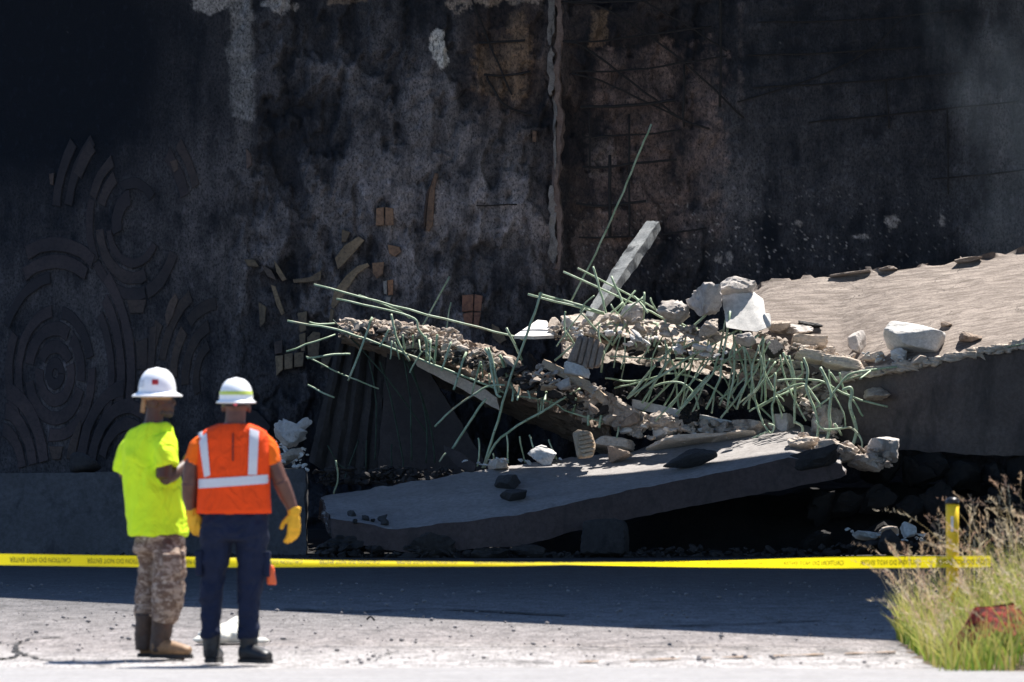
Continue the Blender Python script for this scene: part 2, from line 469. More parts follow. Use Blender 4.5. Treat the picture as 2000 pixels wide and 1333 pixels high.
def grid_sheet(name, x0, x1, y0, y1, nx, ny, z, mat, amp=0.0, fr=0.5):
    xs = np.linspace(x0, x1, nx); ys = np.linspace(y0, y1, ny)
    X, Y = np.meshgrid(xs, ys); p = np.stack([X.ravel(), Y.ravel(), np.zeros(X.size)], 1)
    p[:, 2] = z + (fbm(p * fr, 3, seed=4) * amp if amp else 0)
    i = np.arange(nx * ny).reshape(ny, nx)
    f = np.stack([i[:-1, :-1], i[:-1, 1:], i[1:, 1:], i[1:, :-1]], -1).reshape(-1, 4)
    o = mk(name, p, f, mat); return o
g = grid_sheet('ground', -1500, 1500, -1500, 1500, 2, 2, -0.02, M['road']); tag(g, kind='structure')
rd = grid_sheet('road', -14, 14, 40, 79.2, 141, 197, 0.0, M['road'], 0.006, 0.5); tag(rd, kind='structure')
M['kerb'] = concrete('pale_kerb_concrete', (0.31, 0.30, 0.292), (0.26, 0.25, 0.243), (0.21, 0.20, 0.195), scale=0.8, bumpd=0.008, stain_at=(0.55, 0.75))
# pale worn apron at the foot of the picture, a low step up from the road
v, f = slab_vf([S((x, 1308 + 2 * math.sin(x * .004)), (x, 1320), 48.55, 40.5) for x in (-1500, -700, 0, 500, 1000, 1500, 2000, 2800, 3600)], ds=0.4, amp=(0.006, 0.004, 0, 0.0, 0.0), seed=3, freq=1.5)
v[:, 2] -= v[:, 2].max() - 0.024
o = mk('pavement', v, f, M['kerb']); tag(o, kind='structure')
# thin ochre line painted on the road at the right
M['ochre'] = paint('worn_ochre_paint', (0.36, 0.24, 0.15), 0.8, 0.35, 8)
xs = np.linspace(1130, 1830, 36); line = []
for k, x in enumerate(xs):
    y = 1296 - 22 * ((x - 1130) / 700)
    w = 0.9 + 0.6 * math.sin(k * 1.7)
    line.append((P(x, y - w, 31200 / (y - w - 666.5)), P(x, y + w, 31200 / (y + w - 666.5))))
vv = []; ff = []
for a, b2 in line: vv += [(a.x, a.y, 0.011), (b2.x, b2.y, 0.011)]
for k in range(len(line) - 1):
    if k % 7 not in (3, 4) and k % 11 != 2: ff.append((2*k + 1, 2*k + 3, 2*k + 2, 2*k))
o = mk('road_line', vv, ff, M['ochre']); tag(o, kind='structure')

M['crack'] = paint('open_crack', (0.035, 0.032, 0.03), 0.9, 0.2)
def crack(pts, w):
    c = catmull([P(x, y, 31200 / (y - 666.5)) for x, y in pts], 8); r = random.Random(int(pts[0][0]))
    v = []
    for p in c:
        q = w * r.uniform(0.3, 1.2); j = r.uniform(-.03, .03); v += [(p[0] + j - q * 0.5, p[1] - q * 3, 0.0095), (p[0] + j + q * 0.5, p[1] + q * 3, 0.0095)]
    o = mk('road_crack', v, [(2*k, 2*k + 2, 2*k + 3, 2*k + 1) for k in range(len(c) - 1)], M['crack']); tag(o, kind='structure')
crack([(-30, 1290), (20, 1288), (32, 1276), (28, 1262), (60, 1250), (120, 1246)], 0.03); crack([(32, 1276), (60, 1284), (96, 1292)], 0.02)
crack([(740, 1292), (752, 1280), (790, 1272)], 0.012); crack([(900, 1300), (960, 1292), (1090, 1297)], 0.02); crack([(560, 1192), (700, 1196), (860, 1192), (1100, 1204)], 0.03); crack([(1240, 1226), (1420, 1222), (1600, 1214)], 0.03)

# ------------------------------------------------------------------ the bridge that still stands overhead (above the frame, casts the long shadow)
ZB, ZT = 9.0, 10.2
def unshadow(pt, z):        # point at height z whose sun shadow falls on pt
    k = (z - pt[2]) / SUN.z
    return (pt[0] + SUN.x * k, pt[1] + SUN.y * k)
fr_ = [(-30.0, 97.5, 0), (-3.97, 62.2, 0), (2.65, 53.1, 0), (22.0, 26.8, 0)]      # front edge of the shadow on the road
front = [unshadow(p, ZT) for p in fr_]
edge_ = [P(2000, 690, 74.95), P(1556, 872, 74.7), P(1130, 914, 75.05), P(1000, 700, 75.85), P(650, 640, 75.85), P(520, 850, 74.95), P(500, 850, 75.0), P(470, 850, 75.7)]   # where its back edge throws the shade on the rubble
rear = [unshadow(p, ZB) for p in edge_]; rear = [(24.0, rear[0][1])] + rear + [(-20.4, rear[-1][1])]
poly = [front[1], front[2], front[3]] + rear
x_l = rear[-1][0]
t_ = (x_l - front[1][0]) / (front[0][0] - front[1][0])
poly = [(x_l, front[1][1] + t_ * (front[0][1] - front[1][1]))] + poly
if poly[0][1] > rear[-1][1] - 1: poly[0] = (front[1][0] - (rear[-1][1] - 2 - front[1][1]) * 26 / 35.3, rear[-1][1] - 2); poly[-1] = (poly[0][0] - 0.5, rear[-1][1])
n = len(poly)
dv = [(x, y, ZB) for x, y in poly] + [(x, y, ZT) for x, y in poly]
df = [tuple(range(n - 1, -1, -1)), tuple(range(n, 2 * n))] + [(k, (k + 1) % n, n + (k + 1) % n, n + k) for k in range(n)]
deck = empty('bridge_deck', (0, 66, ZB))
tag(deck, 'concrete highway bridge deck overhead, seen only by its shadow on the road', 'bridge')
mk('deck_slab', dv, df, M['sooty'], deck, False)
for k in range(4):       # girders under it, along the span
    x = -2.5 + k * 2.6; y0 = front[1][1] + (x - front[1][0]) * (front[2][1] - front[1][1]) / (front[2][0] - front[1][0]) + 0.8
    bv, bf = box_vf((x, (y0 + 76.5) / 2, ZB - 0.35), (0.35, 76.5 - y0, 0.698)); mk('girder', bv, bf, M['sooty'], deck, False)
for px_, py_ in ((-13.5, 77.0), (9.5, 62.0), (9.5, 72.0)):
    bv, bf = tube([(px_, py_, 0.0), (px_, py_, 3.0), (px_, py_, ZB - 0.002)], [0.55, 0.5, 0.5], 20); mk('pier', bv, bf, M['sooty'], deck)

# ------------------------------------------------------------------ the abutment wall
YW = 79.0
def to_px(v): return 1000 + v[:, 0] * F / v[:, 1], 666.5 + (CZ - v[:, 2]) * F / v[:, 1]
def blob(px, py, cx, cy, rx, ry, p=2.0): return np.exp(-(np.abs((px - cx) / rx) ** p + np.abs((py - cy) / ry) ** p))
SOOT = np.array((0.0095, 0.013, 0.020)); CONC = np.array((0.40, 0.385, 0.405)); WARM = np.array((0.24, 0.165, 0.125)); PALE = np.array((0.62, 0.60, 0.57))  # blue cast of the hazy shade mixed into soot and concrete
def wall_soot(px, py):
    q = np.stack([px / 197.0, py / 197.0, np.zeros_like(px)], 1)
    n1 = fbm(q * 1.1, 5, 0.55, seed=1); n2 = fbm(q * 4.2, 5, 0.6, seed=2); nv = fbm(q * np.array((6.0, 1.1, 1)), 4, 0.6, seed=3)
    e = 0.085 - 0.045 * sstep(1380, 1560, px)                                         # bare concrete showing through the soot
    e += 0.46 * blob(px, py, 790, 520, 260, 190) + 0.25 * blob(px, py, 850, 270, 160, 150) + 0.12 * blob(px, py, 620, 330, 130, 230)
    e += 0.22 * blob(px, py, 1040, 330, 80, 300) + 0.14 * blob(px, py, 690, 650, 150, 140) + 0.10 * blob(px, py, 700, 120, 260, 110)
    e += 0.10 * blob(px, py, 420, 420, 110, 170) + 0.16 * blob(px, py, 1220, 250, 130, 260) + 0.10 * blob(px, py, 300, 560, 220, 200) + 0.09 * blob(px, py, 130, 760, 190, 200)
    e += 0.04 * blob(px, py, 1560, 330, 320, 160) + 0.10 * blob(px, py, 1420, 400, 160, 90) + 0.08 * blob(px, py, 1960, 200, 120, 400)
    e -= 0.16 * blob(px, py, 60, 130, 300, 230) + 0.12 * blob(px, py, 740, 340, 28, 120) + 0.1 * blob(px, py, 980, 250, 70, 60) + 0.12 * blob(px, py, 560, 240, 90, 70)
    nf = fbm(q * np.array((13.0, 7.0, 1)), 4, 0.65, seed=14)
    e = e * (1.0 + 1.35 * n1 + 0.8 * n2 + 1.1 * nv + 0.5 * nf)
    pit = sstep(0.16, 0.34, fbm(q * np.array((2.3, 1.5, 1)), 4, 0.55, seed=41))          # hollows that hold more soot
    e = e * (1 - 0.62 * pit)
    return np.clip(e, 0.0, 1.0), n1, n2, nv, q
def flakes(px, q, n3):
    lay1 = sstep(0.0, 0.11, fbm(q * np.array((1.7, 0.95, 1)), 5, 0.52, seed=21) + 0.05 * n3)
    lay2 = sstep(0.03, 0.12, fbm(q * np.array((2.6, 1.3, 1)), 5, 0.55, seed=33) + 0.05 * n3)
    mid = sstep(400, 540, px) * (1 - sstep(1330, 1460, px))
    return lay1 * mid, lay2 * mid
def wall_color(px, py, ws, fl):
    e, n1, n2, nv, q = ws
    l1, l2 = fl
    e = e * (1 - 0.5 * l1) * (1 - 0.35 * l2) * 1.25
    warm = np.clip(0.9 * blob(px, py, 1210, 260, 150, 320, 4) + 0.9 * blob(px, py, 980, 90, 80, 150, 4) + 0.25 * blob(px, py, 300, 560, 330, 330) + 0.2 * (1 - sstep(1380, 1500, px)), 0, 1)
    base = CONC + (WARM - CONC) * warm[:, None]
    c = SOOT + (base - SOOT) * e[:, None]
    edge = 34 * n2 + 26 * fbm(q * 11, 4, 0.65, seed=6)
    def patch(x0, x1, y0, y1, soft=7, wob=1.0):
        dx = np.minimum(px - x0, x1 - px); dy = np.minimum(py - y0, y1 - py)
        return sstep(0, soft, np.minimum(dx, dy) + edge * wob)
    gr = fbm(q * 22, 3, 0.6, seed=9); lo2 = 30 * fbm(q * 3.3, 3, 0.6, seed=53)
    def lay(m, colr, var=0.35):
        nonlocal c
        k = (np.array(colr)[None] * (1 + var * gr * 2)[:, None]); c = c * (1 - m[:, None]) + k * m[:, None]
    lay(sstep(0, 12, np.minimum(np.minimum(px - 441 - 0.02 * py, 501 - px) + edge * 0.45, 235 - py + lo2 * 3)) * np.clip(0.85 + 1.2 * nv + 0.8 * n2 - 0.0014 * py, 0, 1), (0.25, 0.24, 0.235))
    lo = 40 * fbm(q * 2.6, 3, 0.6, seed=52)
    lay(sstep(0, 8, np.minimum(14 + lo * 1.4 + edge * 0.6 - py, np.minimum(px - 376, 566 - px) + edge)), (0.36, 0.335, 0.32))
    lay(patch(452, 497, 220, 330, 14, 0.6) * 0.28, (0.24, 0.22, 0.21))
    lay(sstep(0.30, 0.42, blob(px, py, 859 + 5 * np.sin(py * 0.06), 92, 15, 37, 2.6) + 0.7 * n2 * 0.5 + 0.35 * fbm(q * 12, 3, 0.6, seed=51)), PALE)
    lay(patch(640, 720, -80, 8, 6, 0.5) * 0.7, (0.26, 0.19, 0.14))
    lay(patch(878, 1075, -80, 14, 6, 1.0) * 0.8, (0.36, 0.29, 0.24))
    lay(patch(925, 1030, 62, 190, 10, 1.2) * np.clip(0.55 + 0.9 * n2 - 0.35 * nv, 0, 1), (0.25, 0.17, 0.115))
    lay(patch(985, 1030, 20, 90, 10, 0.8) * 0.55, (0.22, 0.15, 0.10))
    lay(patch(1150, 1190, 18, 92, 6, 0.6) * np.clip(0.5 + 0.8 * n2, 0, 1), (0.27, 0.185, 0.12))
    lay(patch(1150, 1420, 80, 470, 30, 1.8) * np.clip(0.34 + 0.8 * n2 + 0.5 * nv, 0, 0.85), (0.26, 0.185, 0.16))
    lay(patch(1135, 1200, 255, 345, 10, 1.0) * np.clip(0.25 + 0.8 * n2, 0, 0.6), (0.30, 0.25, 0.23))
    lay(patch(1440, 1452, -20, 250, 4, 0.35) * np.clip(0.15 + 0.8 * n2, 0, 0.5), (0.2, 0.16, 0.15))
    sp = fbm(q * 30, 2, 0.5, seed=12)                                      # flecks of pale spatter low on the right
    lay(sstep(0.36, 0.46, sp) * np.clip(blob(px, py, 1480, 470, 340, 90) * 1.0 + 0.3 * blob(px, py, 1150, 560, 90, 60), 0, 1), (0.40, 0.37, 0.35))
    for cx, cy, rx, ry in ((1742, 434, 16, 16), (1425, 503, 9, 14), (1405, 506, 10, 10), (1840, 432, 7, 13), (1683, 462, 16, 6), (1560, 437, 8, 8)):
        lay(sstep(0.35, 0.8, blob(px, py, cx, cy, rx, ry) + 0.9 * gr * blob(px, py, cx, cy, rx * 1.6, ry * 1.6)) * 0.8, (0.36, 0.33, 0.31))
    return np.clip(c, 0.006, 0.8)
def wall_relief(px, py, ws, fl, n3):
    e, n1, n2, nv, q = ws
    rough = 0.10 + 0.9 * sstep(380, 560, px) * (1 - 0.45 * sstep(1350, 1500, px))
    d = rough * (0.06 * n2 + 0.06 * n1 + 0.024 * n3)
    # a flaked-off skin: steps with ragged edges
    l1, l2 = fl
    d += -0.075 * l1 - 0.05 * l2
    d -= 0.07 * sstep(1098, 1112, px + 14 * n2) * (1 - sstep(1330, 1470, px + 80 * n1))     # bay where the face has come away from the bars
    d += 0.004 * nv
    return d
STEP = 3.0
gx = np.concatenate([np.linspace(-1700, -70, 40), np.arange(-60, 2060, STEP), np.linspace(2070, 3300, 32)])
gy = np.concatenate([[-128], np.arange(-116, -4, 12), np.arange(-3, 1062, STEP)])
GX, GY = np.meshgrid(gx, gy); px_ = GX.ravel(); py_ = GY.ravel()
ws_ = wall_soot(px_, py_); n3_ = fbm(ws_[4] * 15, 3, 0.6, seed=8); fl_ = flakes(px_, ws_[4], n3_)
wd = wall_relief(px_, py_, ws_, fl_, n3_)
k_ = YW / F
wv = np.stack([(px_ - 1000) * k_, YW - wd, CZ - (py_ - 666.5) * k_], 1)
wc = wall_color(px_, py_, ws_, fl_)
nx_, ny_ = len(gx), len(gy)
top = wv[:nx_].copy(); top[:, 1] += 1.0
wv = np.concatenate([top, wv]); wc = np.concatenate([wc[:nx_], wc])
ii = np.arange(nx_ * (ny_ + 1)).reshape(ny_ + 1, nx_)
wf = np.stack([ii[:-1, :-1], ii[1:, :-1], ii[1:, 1:], ii[:-1, 1:]], -1).reshape(-1, 4)
def wall_mat():
    m, nt, b = new_mat('sooty_spalled_concrete')
    a = nt.nodes.new('ShaderNodeAttribute'); a.attribute_name = 'col'
    co = coords(nt, (1, 1, 0.62))
    f1 = noise(nt, co, 52, 4, 0.72); f2 = noise(nt, co, 15, 5, 0.68)
    c = mixc(nt, ramp(nt, f1, [(0.34, 0.85), (0.54, 0.0)]), a.outputs['Color'], (0.010, 0.013, 0.019))
    lig = mixc(nt, 1.0, a.outputs['Color'], (2.4, 2.35, 2.4), 'MULTIPLY')
    c = mixc(nt, ramp(nt, f2, [(0.54, 0.0), (0.72, 0.5)]), c, lig)
    c = mixc(nt, ramp(nt, f1, [(0.58, 0.0), (0.72, 0.28)]), c, lig)
    nt.links.new(c, b.inputs['Base Color']); b.inputs['Roughness'].default_value = 0.9
    b.inputs['Specular IOR Level'].default_value = 0.25
    bump(nt, b, mixc(nt, 0.6, f1, f2), 0.9, 0.04)
    return m
M['wall'] = wall_mat()
def relief_mat():
    m, nt, b = new_mat('smoked_relief_concrete')
    a = nt.nodes.new('ShaderNodeAttribute'); a.attribute_name = 'col'
    n1 = noise(nt, coords(nt), 30, 5, 0.65)
    c = mixc(nt, ramp(nt, n1, [(0.35, 0.5), (0.55, 0.0)]), a.outputs['Color'], (0.016, 0.017, 0.022))
    nt.links.new(c, b.inputs['Base Color']); b.inputs['Roughness'].default_value = 0.85; bump(nt, b, n1, 0.6, 0.01)
    return m
M['relief'] = relief_mat()
wall = mk('abutment_wall', wv, wf, M['wall'], None, True, wc)
tag(wall, 'tall soot-blackened concrete abutment wall with spalled face and oval relief', 'wall')

# relief pieces that still cling to the wall: each band of the oval pattern is a part
def band_color(v, tint, keep):
    px, py = to_px(v); e, n1, n2, nv, q = wall_soot(px, py)
    s = np.clip(keep * (0.9 + 1.0 * n2 + 0.5 * n1), 0.0, 1)
    return np.clip(SOOT + (np.array(tint) - SOOT) * s[:, None], 0.006, 1)
_pc = [0]
def prism_piece(poly, proud, tint, keep, y_off=0.0, name='relief_band', seed=0):
    """piece with the outline poly (photo pixels on the wall plane), proud of the wall"""
    pts = np.array(poly, dtype=float); n = len(pts)
    c = pts.mean(0)
    def lay(p, y): return np.stack([(p[:, 0] - 1000) * k_, np.full(len(p), y), CZ - (p[:, 1] - 666.5) * k_], 1)
    nrm = np.zeros_like(pts)
    e = np.roll(pts, -1, 0) - pts; en = np.stack([e[:, 1], -e[:, 0]], 1); en /= np.linalg.norm(en, axis=1)[:, None] + 1e-9
    nrm = en + np.roll(en, 1, 0); nrm /= np.linalg.norm(nrm, axis=1)[:, None] + 1e-9
    area = 0.5 * np.sum(pts[:, 0] * np.roll(pts[:, 1], -1) - np.roll(pts[:, 0], -1) * pts[:, 1])
    if area < 0: nrm = -nrm
    _pc[0] += 1; proud = proud - 0.020 + 0.0011 * (_pc[0] % 19)
    Y0 = YW + 0.03 - y_off; Yf = YW - proud - y_off
    v = np.concatenate([lay(pts, Y0), lay(pts, Yf + 0.006), lay(pts - nrm * 1.1, Yf)])
    f = []
    o = 1 if area > 0 else -1
    for k in range(n):
        k2 = (k + 1) % n
        for a, b in ((0, n), (n, 2 * n)):
            q = (a + k, a + k2, b + k2, b + k); f.append(q if o > 0 else q[::-1])
    ff = tuple(2 * n + k for k in range(n)); f.append(ff if o > 0 else ff[::-1])
    # outward check happens through recalculation below
    col = band_color(v, tint, keep)
    ob = mk(name, v, f, M['relief'], wall, False, col)
    bm = bmesh.new(); bm.from_mesh(ob.data); bmesh.ops.recalc_face_normals(bm, faces=bm.faces); bmesh.ops.triangulate(bm, faces=[x for x in bm.faces if len(x.verts) > 4]); bm.to_mesh(ob.data); bm.free()
    return ob
def arc(cx, cy, r0, r1, asp, a0, a1, tint=(0.17, 0.12, 0.11), keep=0.42, proud=0.035, gap=2.2, seed=0):
    """band of an oval: radii r0..r1 in pixels across, asp = height/width, angles in degrees (0 = right, 90 = up)"""
    r = random.Random(seed * 31 + int(cx + r0 * 3 + a0))
    n = max(4, int(abs(a1 - a0) / 9))
    out = []
    for s, rad in ((1, r1 - gap), (-1, r0 + gap)):
        rng = range(n + 1) if s == 1 else range(n, -1, -1)
        for k in rng:
            a = math.radians(a0 + (a1 - a0) * k / n); j = r.uniform(-0.8, 0.8)
            out.append((cx + (rad + j) * math.cos(a), cy - (rad + j) * asp * math.sin(a)))
    return prism_piece(out, proud, tint, keep)
BR = (0.17, 0.12, 0.115)
# oval beside the workers
for r0, r1, a0, a1, kp in ((3, 21, 0, 359, 0.14), (21, 41, -190, 20, 0.34), (21, 41, 28, 150, 0.22), (41, 62, 60, 168, 0.26), (41, 62, -170, -20, 0.3), (41, 62, -10, 52, 0.25),
                       (62, 81, 95, 215, 0.36), (62, 81, -100, 5, 0.34), (81, 101, 150, 222, 0.3), (62, 81, 15, 80, 0.16),
                       (101, 119, -30, 38, 0.28), (119, 139, -15, 42, 0.36), (139, 160, -14, 48, 0.40), (101, 119, 95, 150, 0.14), (119, 139, 62, 118, 0.32), (139, 160, 60, 112, 0.30)):
    arc(108, 730, r0, r1, 1.70, a0, a1, BR, kp)
# oval above it
for r0, r1, a0, a1, kp in ((20, 44, 100, 200, 0.22), (40, 56, 190, 330, 0.36), (56, 76, 122, 160, 0.5), (56, 76, 186, 292, 0.48), (76, 95, 118, 158, 0.48), (76, 95, 160, 212, 0.34), (76, 95, 214, 286, 0.36), (76, 98, 288, 336, 0.42),
                       (95, 118, 18, 52, 0.36), (121, 140, 20, 48, 0.5), (118, 138, 128, 170, 0.22), (142, 162, 140, 172, 0.22), (40, 58, 40, 118, 0.16), (112, 134, 130, 152, 0.42)):
    arc(260, 437, r0, r1, 1.62, a0, a1, (0.17, 0.12, 0.105) if kp > 0.4 else BR, kp * 0.72)
# ovals rising from the foot of the wall
for r0, r1 in ((38, 58), (58, 79), (79, 102)): arc(-4, 925, r0, r1, 1.82, 8, 78, BR, 0.36)
for r0, r1, a0, a1 in ((44, 62, 20, 160), (62, 82, 30, 172), (82, 103, 95, 176), (82, 103, 10, 70)): arc(250, 925, r0, r1, 1.82, a0, a1, BR, 0.28)
for r0, r1, a0, a1, kp in ((60, 80, 110, 185, 0.22), (84, 104, 140, 178, 0.42), (108, 128, 120, 168, 0.3), (84, 104, 96, 132, 0.2), (40, 58, 120, 200, 0.18), (130, 150, 150, 175, 0.36)):
    arc(432, 742, r0, r1, 1.6, a0, a1, (0.22, 0.15, 0.11), kp)
for r0, r1, a0, a1 in ((50, 70, 60, 130), (74, 94, 50, 120)): arc(470, 960, r0, r1, 1.8, a0, a1, BR, 0.22)
# keystones and bars between the ovals
for poly, kp in (([(248, 586), (286, 586), (280, 612), (254, 612)], 0.5), ([(255, 660), (262, 660), (262, 700), (258, 700)], 0.5), ([(266, 668), (288, 660), (288, 722), (268, 722)], 0.3),
                 ([(292, 640), (306, 636), (302, 722), (288, 722)], 0.36), ([(96, 872), (124, 872), (118, 898), (102, 898)], 0.4), ([(134, 868), (156, 820), (160, 830), (146, 896), (130, 896)], 0.32),
                 ([(322, 616), (330, 590), (342, 572), (348, 586), (338, 618), (326, 640)], 0.55), ([(332, 316), (346, 312), (348, 330), (340, 338)], 0.45), ([(96, 340), (106, 338), (104, 362), (98, 360)], 0.45)):
    prism_piece(poly, 0.036, (0.22, 0.15, 0.115), kp)
# scattered survivors in the burnt middle of the wall
OR = (0.27, 0.165, 0.105); OC = (0.30, 0.225, 0.145)
for poly, t, kp in (
    ([(735, 407), (750, 405), (750, 441), (734, 441)], OR, 0.8), ([(752.5, 405), (768, 407), (769, 440), (752.5, 441)], OR, 0.8),
    ([(849, 338), (857, 340), (850, 366), (848, 400), (846, 440), (838, 453), (832, 450), (834, 410), (838, 375)], OR, 0.72),
    ([(846, 348), (840, 372), (834, 400), (831, 440), (828, 452), (827, 420), (832, 380)], (0.1, 0.06, 0.04), 0.5),
    ([(700, 462), (712, 470), (690, 496), (668, 520), (660, 526), (654, 505), (672, 480)], OC, 0.62),
    ([(718, 514), (722, 520), (698, 536), (678, 566), (664, 588), (652, 604), (646, 598), (652, 570), (676, 538), (698, 520)], OC, 0.58),
    ([(646, 602), (653, 606), (650, 628), (642, 632)], OC, 0.5),
    ([(757, 478), (780, 482), (784, 492), (772, 502), (760, 496)], OR, 0.62), ([(727, 514), (750, 512), (748, 536), (736, 545), (728, 534)], OR, 0.66),
    ([(757, 548), (768, 546), (768, 576), (758, 577)], (0.42, 0.22, 0.12), 0.8), ([(748, 550), (756, 548), (756, 576), (750, 574)], PALE * 0.6, 0.75), ([(752, 580), (764, 580), (760, 598), (754, 596)], PALE * 0.6, 0.5),
    ([(903, 577), (925, 575), (924, 607), (902, 610)], (0.25, 0.125, 0.085), 0.85), ([(903, 613), (924, 610), (922, 638), (908, 634)], (0.25, 0.125, 0.085), 0.85),
    ([(927, 575), (943, 578), (940, 608), (926, 608)], (0.25, 0.125, 0.085), 0.8), ([(926, 611), (940, 610), (934, 640), (925, 640)], (0.25, 0.125, 0.085), 0.8),
    ([(538, 696), (553, 694), (553, 722), (540, 734)], OC, 0.6), ([(556, 692), (572, 690), (572, 720), (556, 722)], OC, 0.6), ([(575, 690), (594, 688), (592, 716), (575, 718)], OC, 0.55),
    ([(536, 668), (552, 664), (552, 690), (537, 692)], (0.12, 0.09, 0.08), 0.5), ([(581, 612), (600, 608), (598, 646), (586, 650)], OC, 0.5), ([(584, 654), (597, 650), (596, 686), (588, 686)], OC, 0.45),
    ([(600, 660), (612, 648), (626, 650), (622, 700), (602, 700)], OC, 0.36), ([(628, 700), (648, 696), (640, 716), (626, 720)], OC, 0.5),
    ([(535, 508), (544, 520), (560, 546), (552, 550), (540, 532)], OC, 0.55), ([(529, 556), (538, 560), (556, 612), (550, 616), (540, 596)], OC, 0.55), ([(510, 516), (530, 528), (540, 548), (522, 540)], (0.2, 0.15, 0.12), 0.4),
    ([(572, 546), (604, 542), (628, 528), (626, 548), (604, 552), (574, 553)], OC, 0.45), ([(668, 448), (684, 454), (676, 474), (667, 472)], OC, 0.45), ([(476, 506), (498, 508), (506, 522), (484, 520)], OC, 0.4),
    ([(505, 590), (520, 600), (518, 630), (508, 640)], OC, 0.35), ([(1040, 255), (1048, 257), (1047, 278), (1040, 277)], OR, 0.45), ([(480, 290), (490, 300), (492, 322), (482, 330)], (0.2, 0.14, 0.12), 0.5),
    ([(960, 632), (974, 640), (990, 664), (976, 672), (962, 660)], OC, 0.5)):
    prism_piece(poly, 0.050, t, min(1.0, kp * 1.45))
# vertical joint between the two bays
js = []
for k, y in enumerate(range(-120, 535, 15)):
    r = random.Random(k); wob = 3 * math.sin(y * 0.03) + r.uniform(-2.5, 2.5); w = 4.2 + r.uniform(-2.2, 2.6)
    js.append([Vector(((1090 + wob - w - 1000) * k_, YW - 0.055, CZ - (y - 666.5) * k_)), Vector(((1090 + wob + w - 1000) * k_, YW - 0.055, CZ - (y - 666.5) * k_)),
               Vector(((1090 + wob + w + 4 - 1000) * k_, YW + 0.05, CZ - (y - 666.5) * k_)), Vector(((1090 + wob - w - 4 - 1000) * k_, YW + 0.05, CZ - (y - 666.5) * k_))])
M['joint'] = concrete('joint_concrete', (0.30, 0.235, 0.21), (0.17, 0.12, 0.105), (0.06, 0.05, 0.05), scale=2.5, bumpd=0.02)
M['mortar'] = concrete('pale_joint_mortar', (0.38, 0.36, 0.345), (0.20, 0.185, 0.175), (0.05, 0.047, 0.047), scale=3.0, bumpd=0.03)
slab('joint_strip', js, 'joint', parent=wall, ds=0.03, amp=(0.02, 0.02, 0.02, 0.02, 0.02), seed=4, freq=9)
for y0, y1, x, w in ((-110, 88, 1077, 6), (94, 186, 1077, 4.5), (195, 330, 1083, 2.2), (364, 515, 1079, 8)):
    st = []
    for k, y in enumerate(np.linspace(y0, y1, 9)):
        r = random.Random(int(y)); q = w * (0.35 if k in (0, 8) else 1) * r.uniform(0.7, 1.25); cx = x + r.uniform(-3, 3)
        z = CZ - (y - 666.5) * k_
        st.append([Vector(((cx - q - 1000) * k_, YW - 0.05, z)), Vector(((cx + q - 1000) * k_, YW - 0.06, z)), Vector(((cx + q - 1000) * k_, YW + 0.05, z)), Vector(((cx - q - 1000) * k_, YW + 0.05, z))])
    slab('joint_mortar', st, 'mortar', parent=wall, ds=0.03, amp=(0.02, 0.02, 0.02, 0.02, 0.02), seed=y1, freq=9)
# bars laid bare in the right-hand bay
for pts, r in (([(1096, 4), (1189, 21), (1336, 122), (1453, 231)], .007), ([(1252, 0), (1336, 46), (1420, 101)], .007), ([(1096, 80), (1147, 97), (1277, 193), (1336, 235), (1386, 252)], .008),
            ([(1117, 143), (1176, 160), (1310, 223), (1352, 244)], .007), ([(1407, -60), (1407, 60), (1406, 210)], .009), ([(1336, 126), (1336, 248)], .008), ([(1191, 303), (1191, 462)], .011), ([(1229, 223), (1229, 462)], .007),
            ([(1152, 210), (1152, 330)], .006), ([(1104, 4), (1250, 2), (1420, -14)], .007), ([(1104, 80), (1180, 80), (1390, 52)], .007), ([(1120, 140), (1240, 136), (1420, 110)], .007), ([(1134, 210), (1230, 207), (1318, 196)], .012),
            ([(1140, 268), (1240, 264), (1330, 255)], .007), ([(1138, 326), (1180, 327), (1250, 318), (1322, 312)], .009), ([(1125, 398), (1170, 404), (1262, 393)], .010), ([(1130, 464), (1250, 462), (1380, 446)], .007),
            ([(1480, 44), (1700, 38), (1880, 20)], .006), ([(1460, 108), (1610, 104), (1800, 92)], .006), ([(1470, 172), (1700, 158), (1880, 142)], .006), ([(1440, 200), (1600, 150), (1700, 96), (1760, 40)], .005), ([(1580, 240), (1760, 222), (1990, 198)], .006), ([(1820, 350), (1920, 342), (2020, 330)], .006),
            ([(1730, 160), (1736, 250)], .005), ([(1850, 210), (1852, 380)], .006), ([(919, -10), (958, 90), (1000, 186)], .007), ([(935, 84), (990, 82), (1026, 79)], .009), ([(945, 146), (990, 148), (1035, 140)], .009), ([(950, 150), (968, 180), (990, 208), (1040, 226)], .008), ([(930, 402), (1010, 400)], .005)):
    bar(pts, YW - 0.02, wall, r * 1.5, YW - 0.035, 'burnt_bar', 'exposed_bar', n=6)

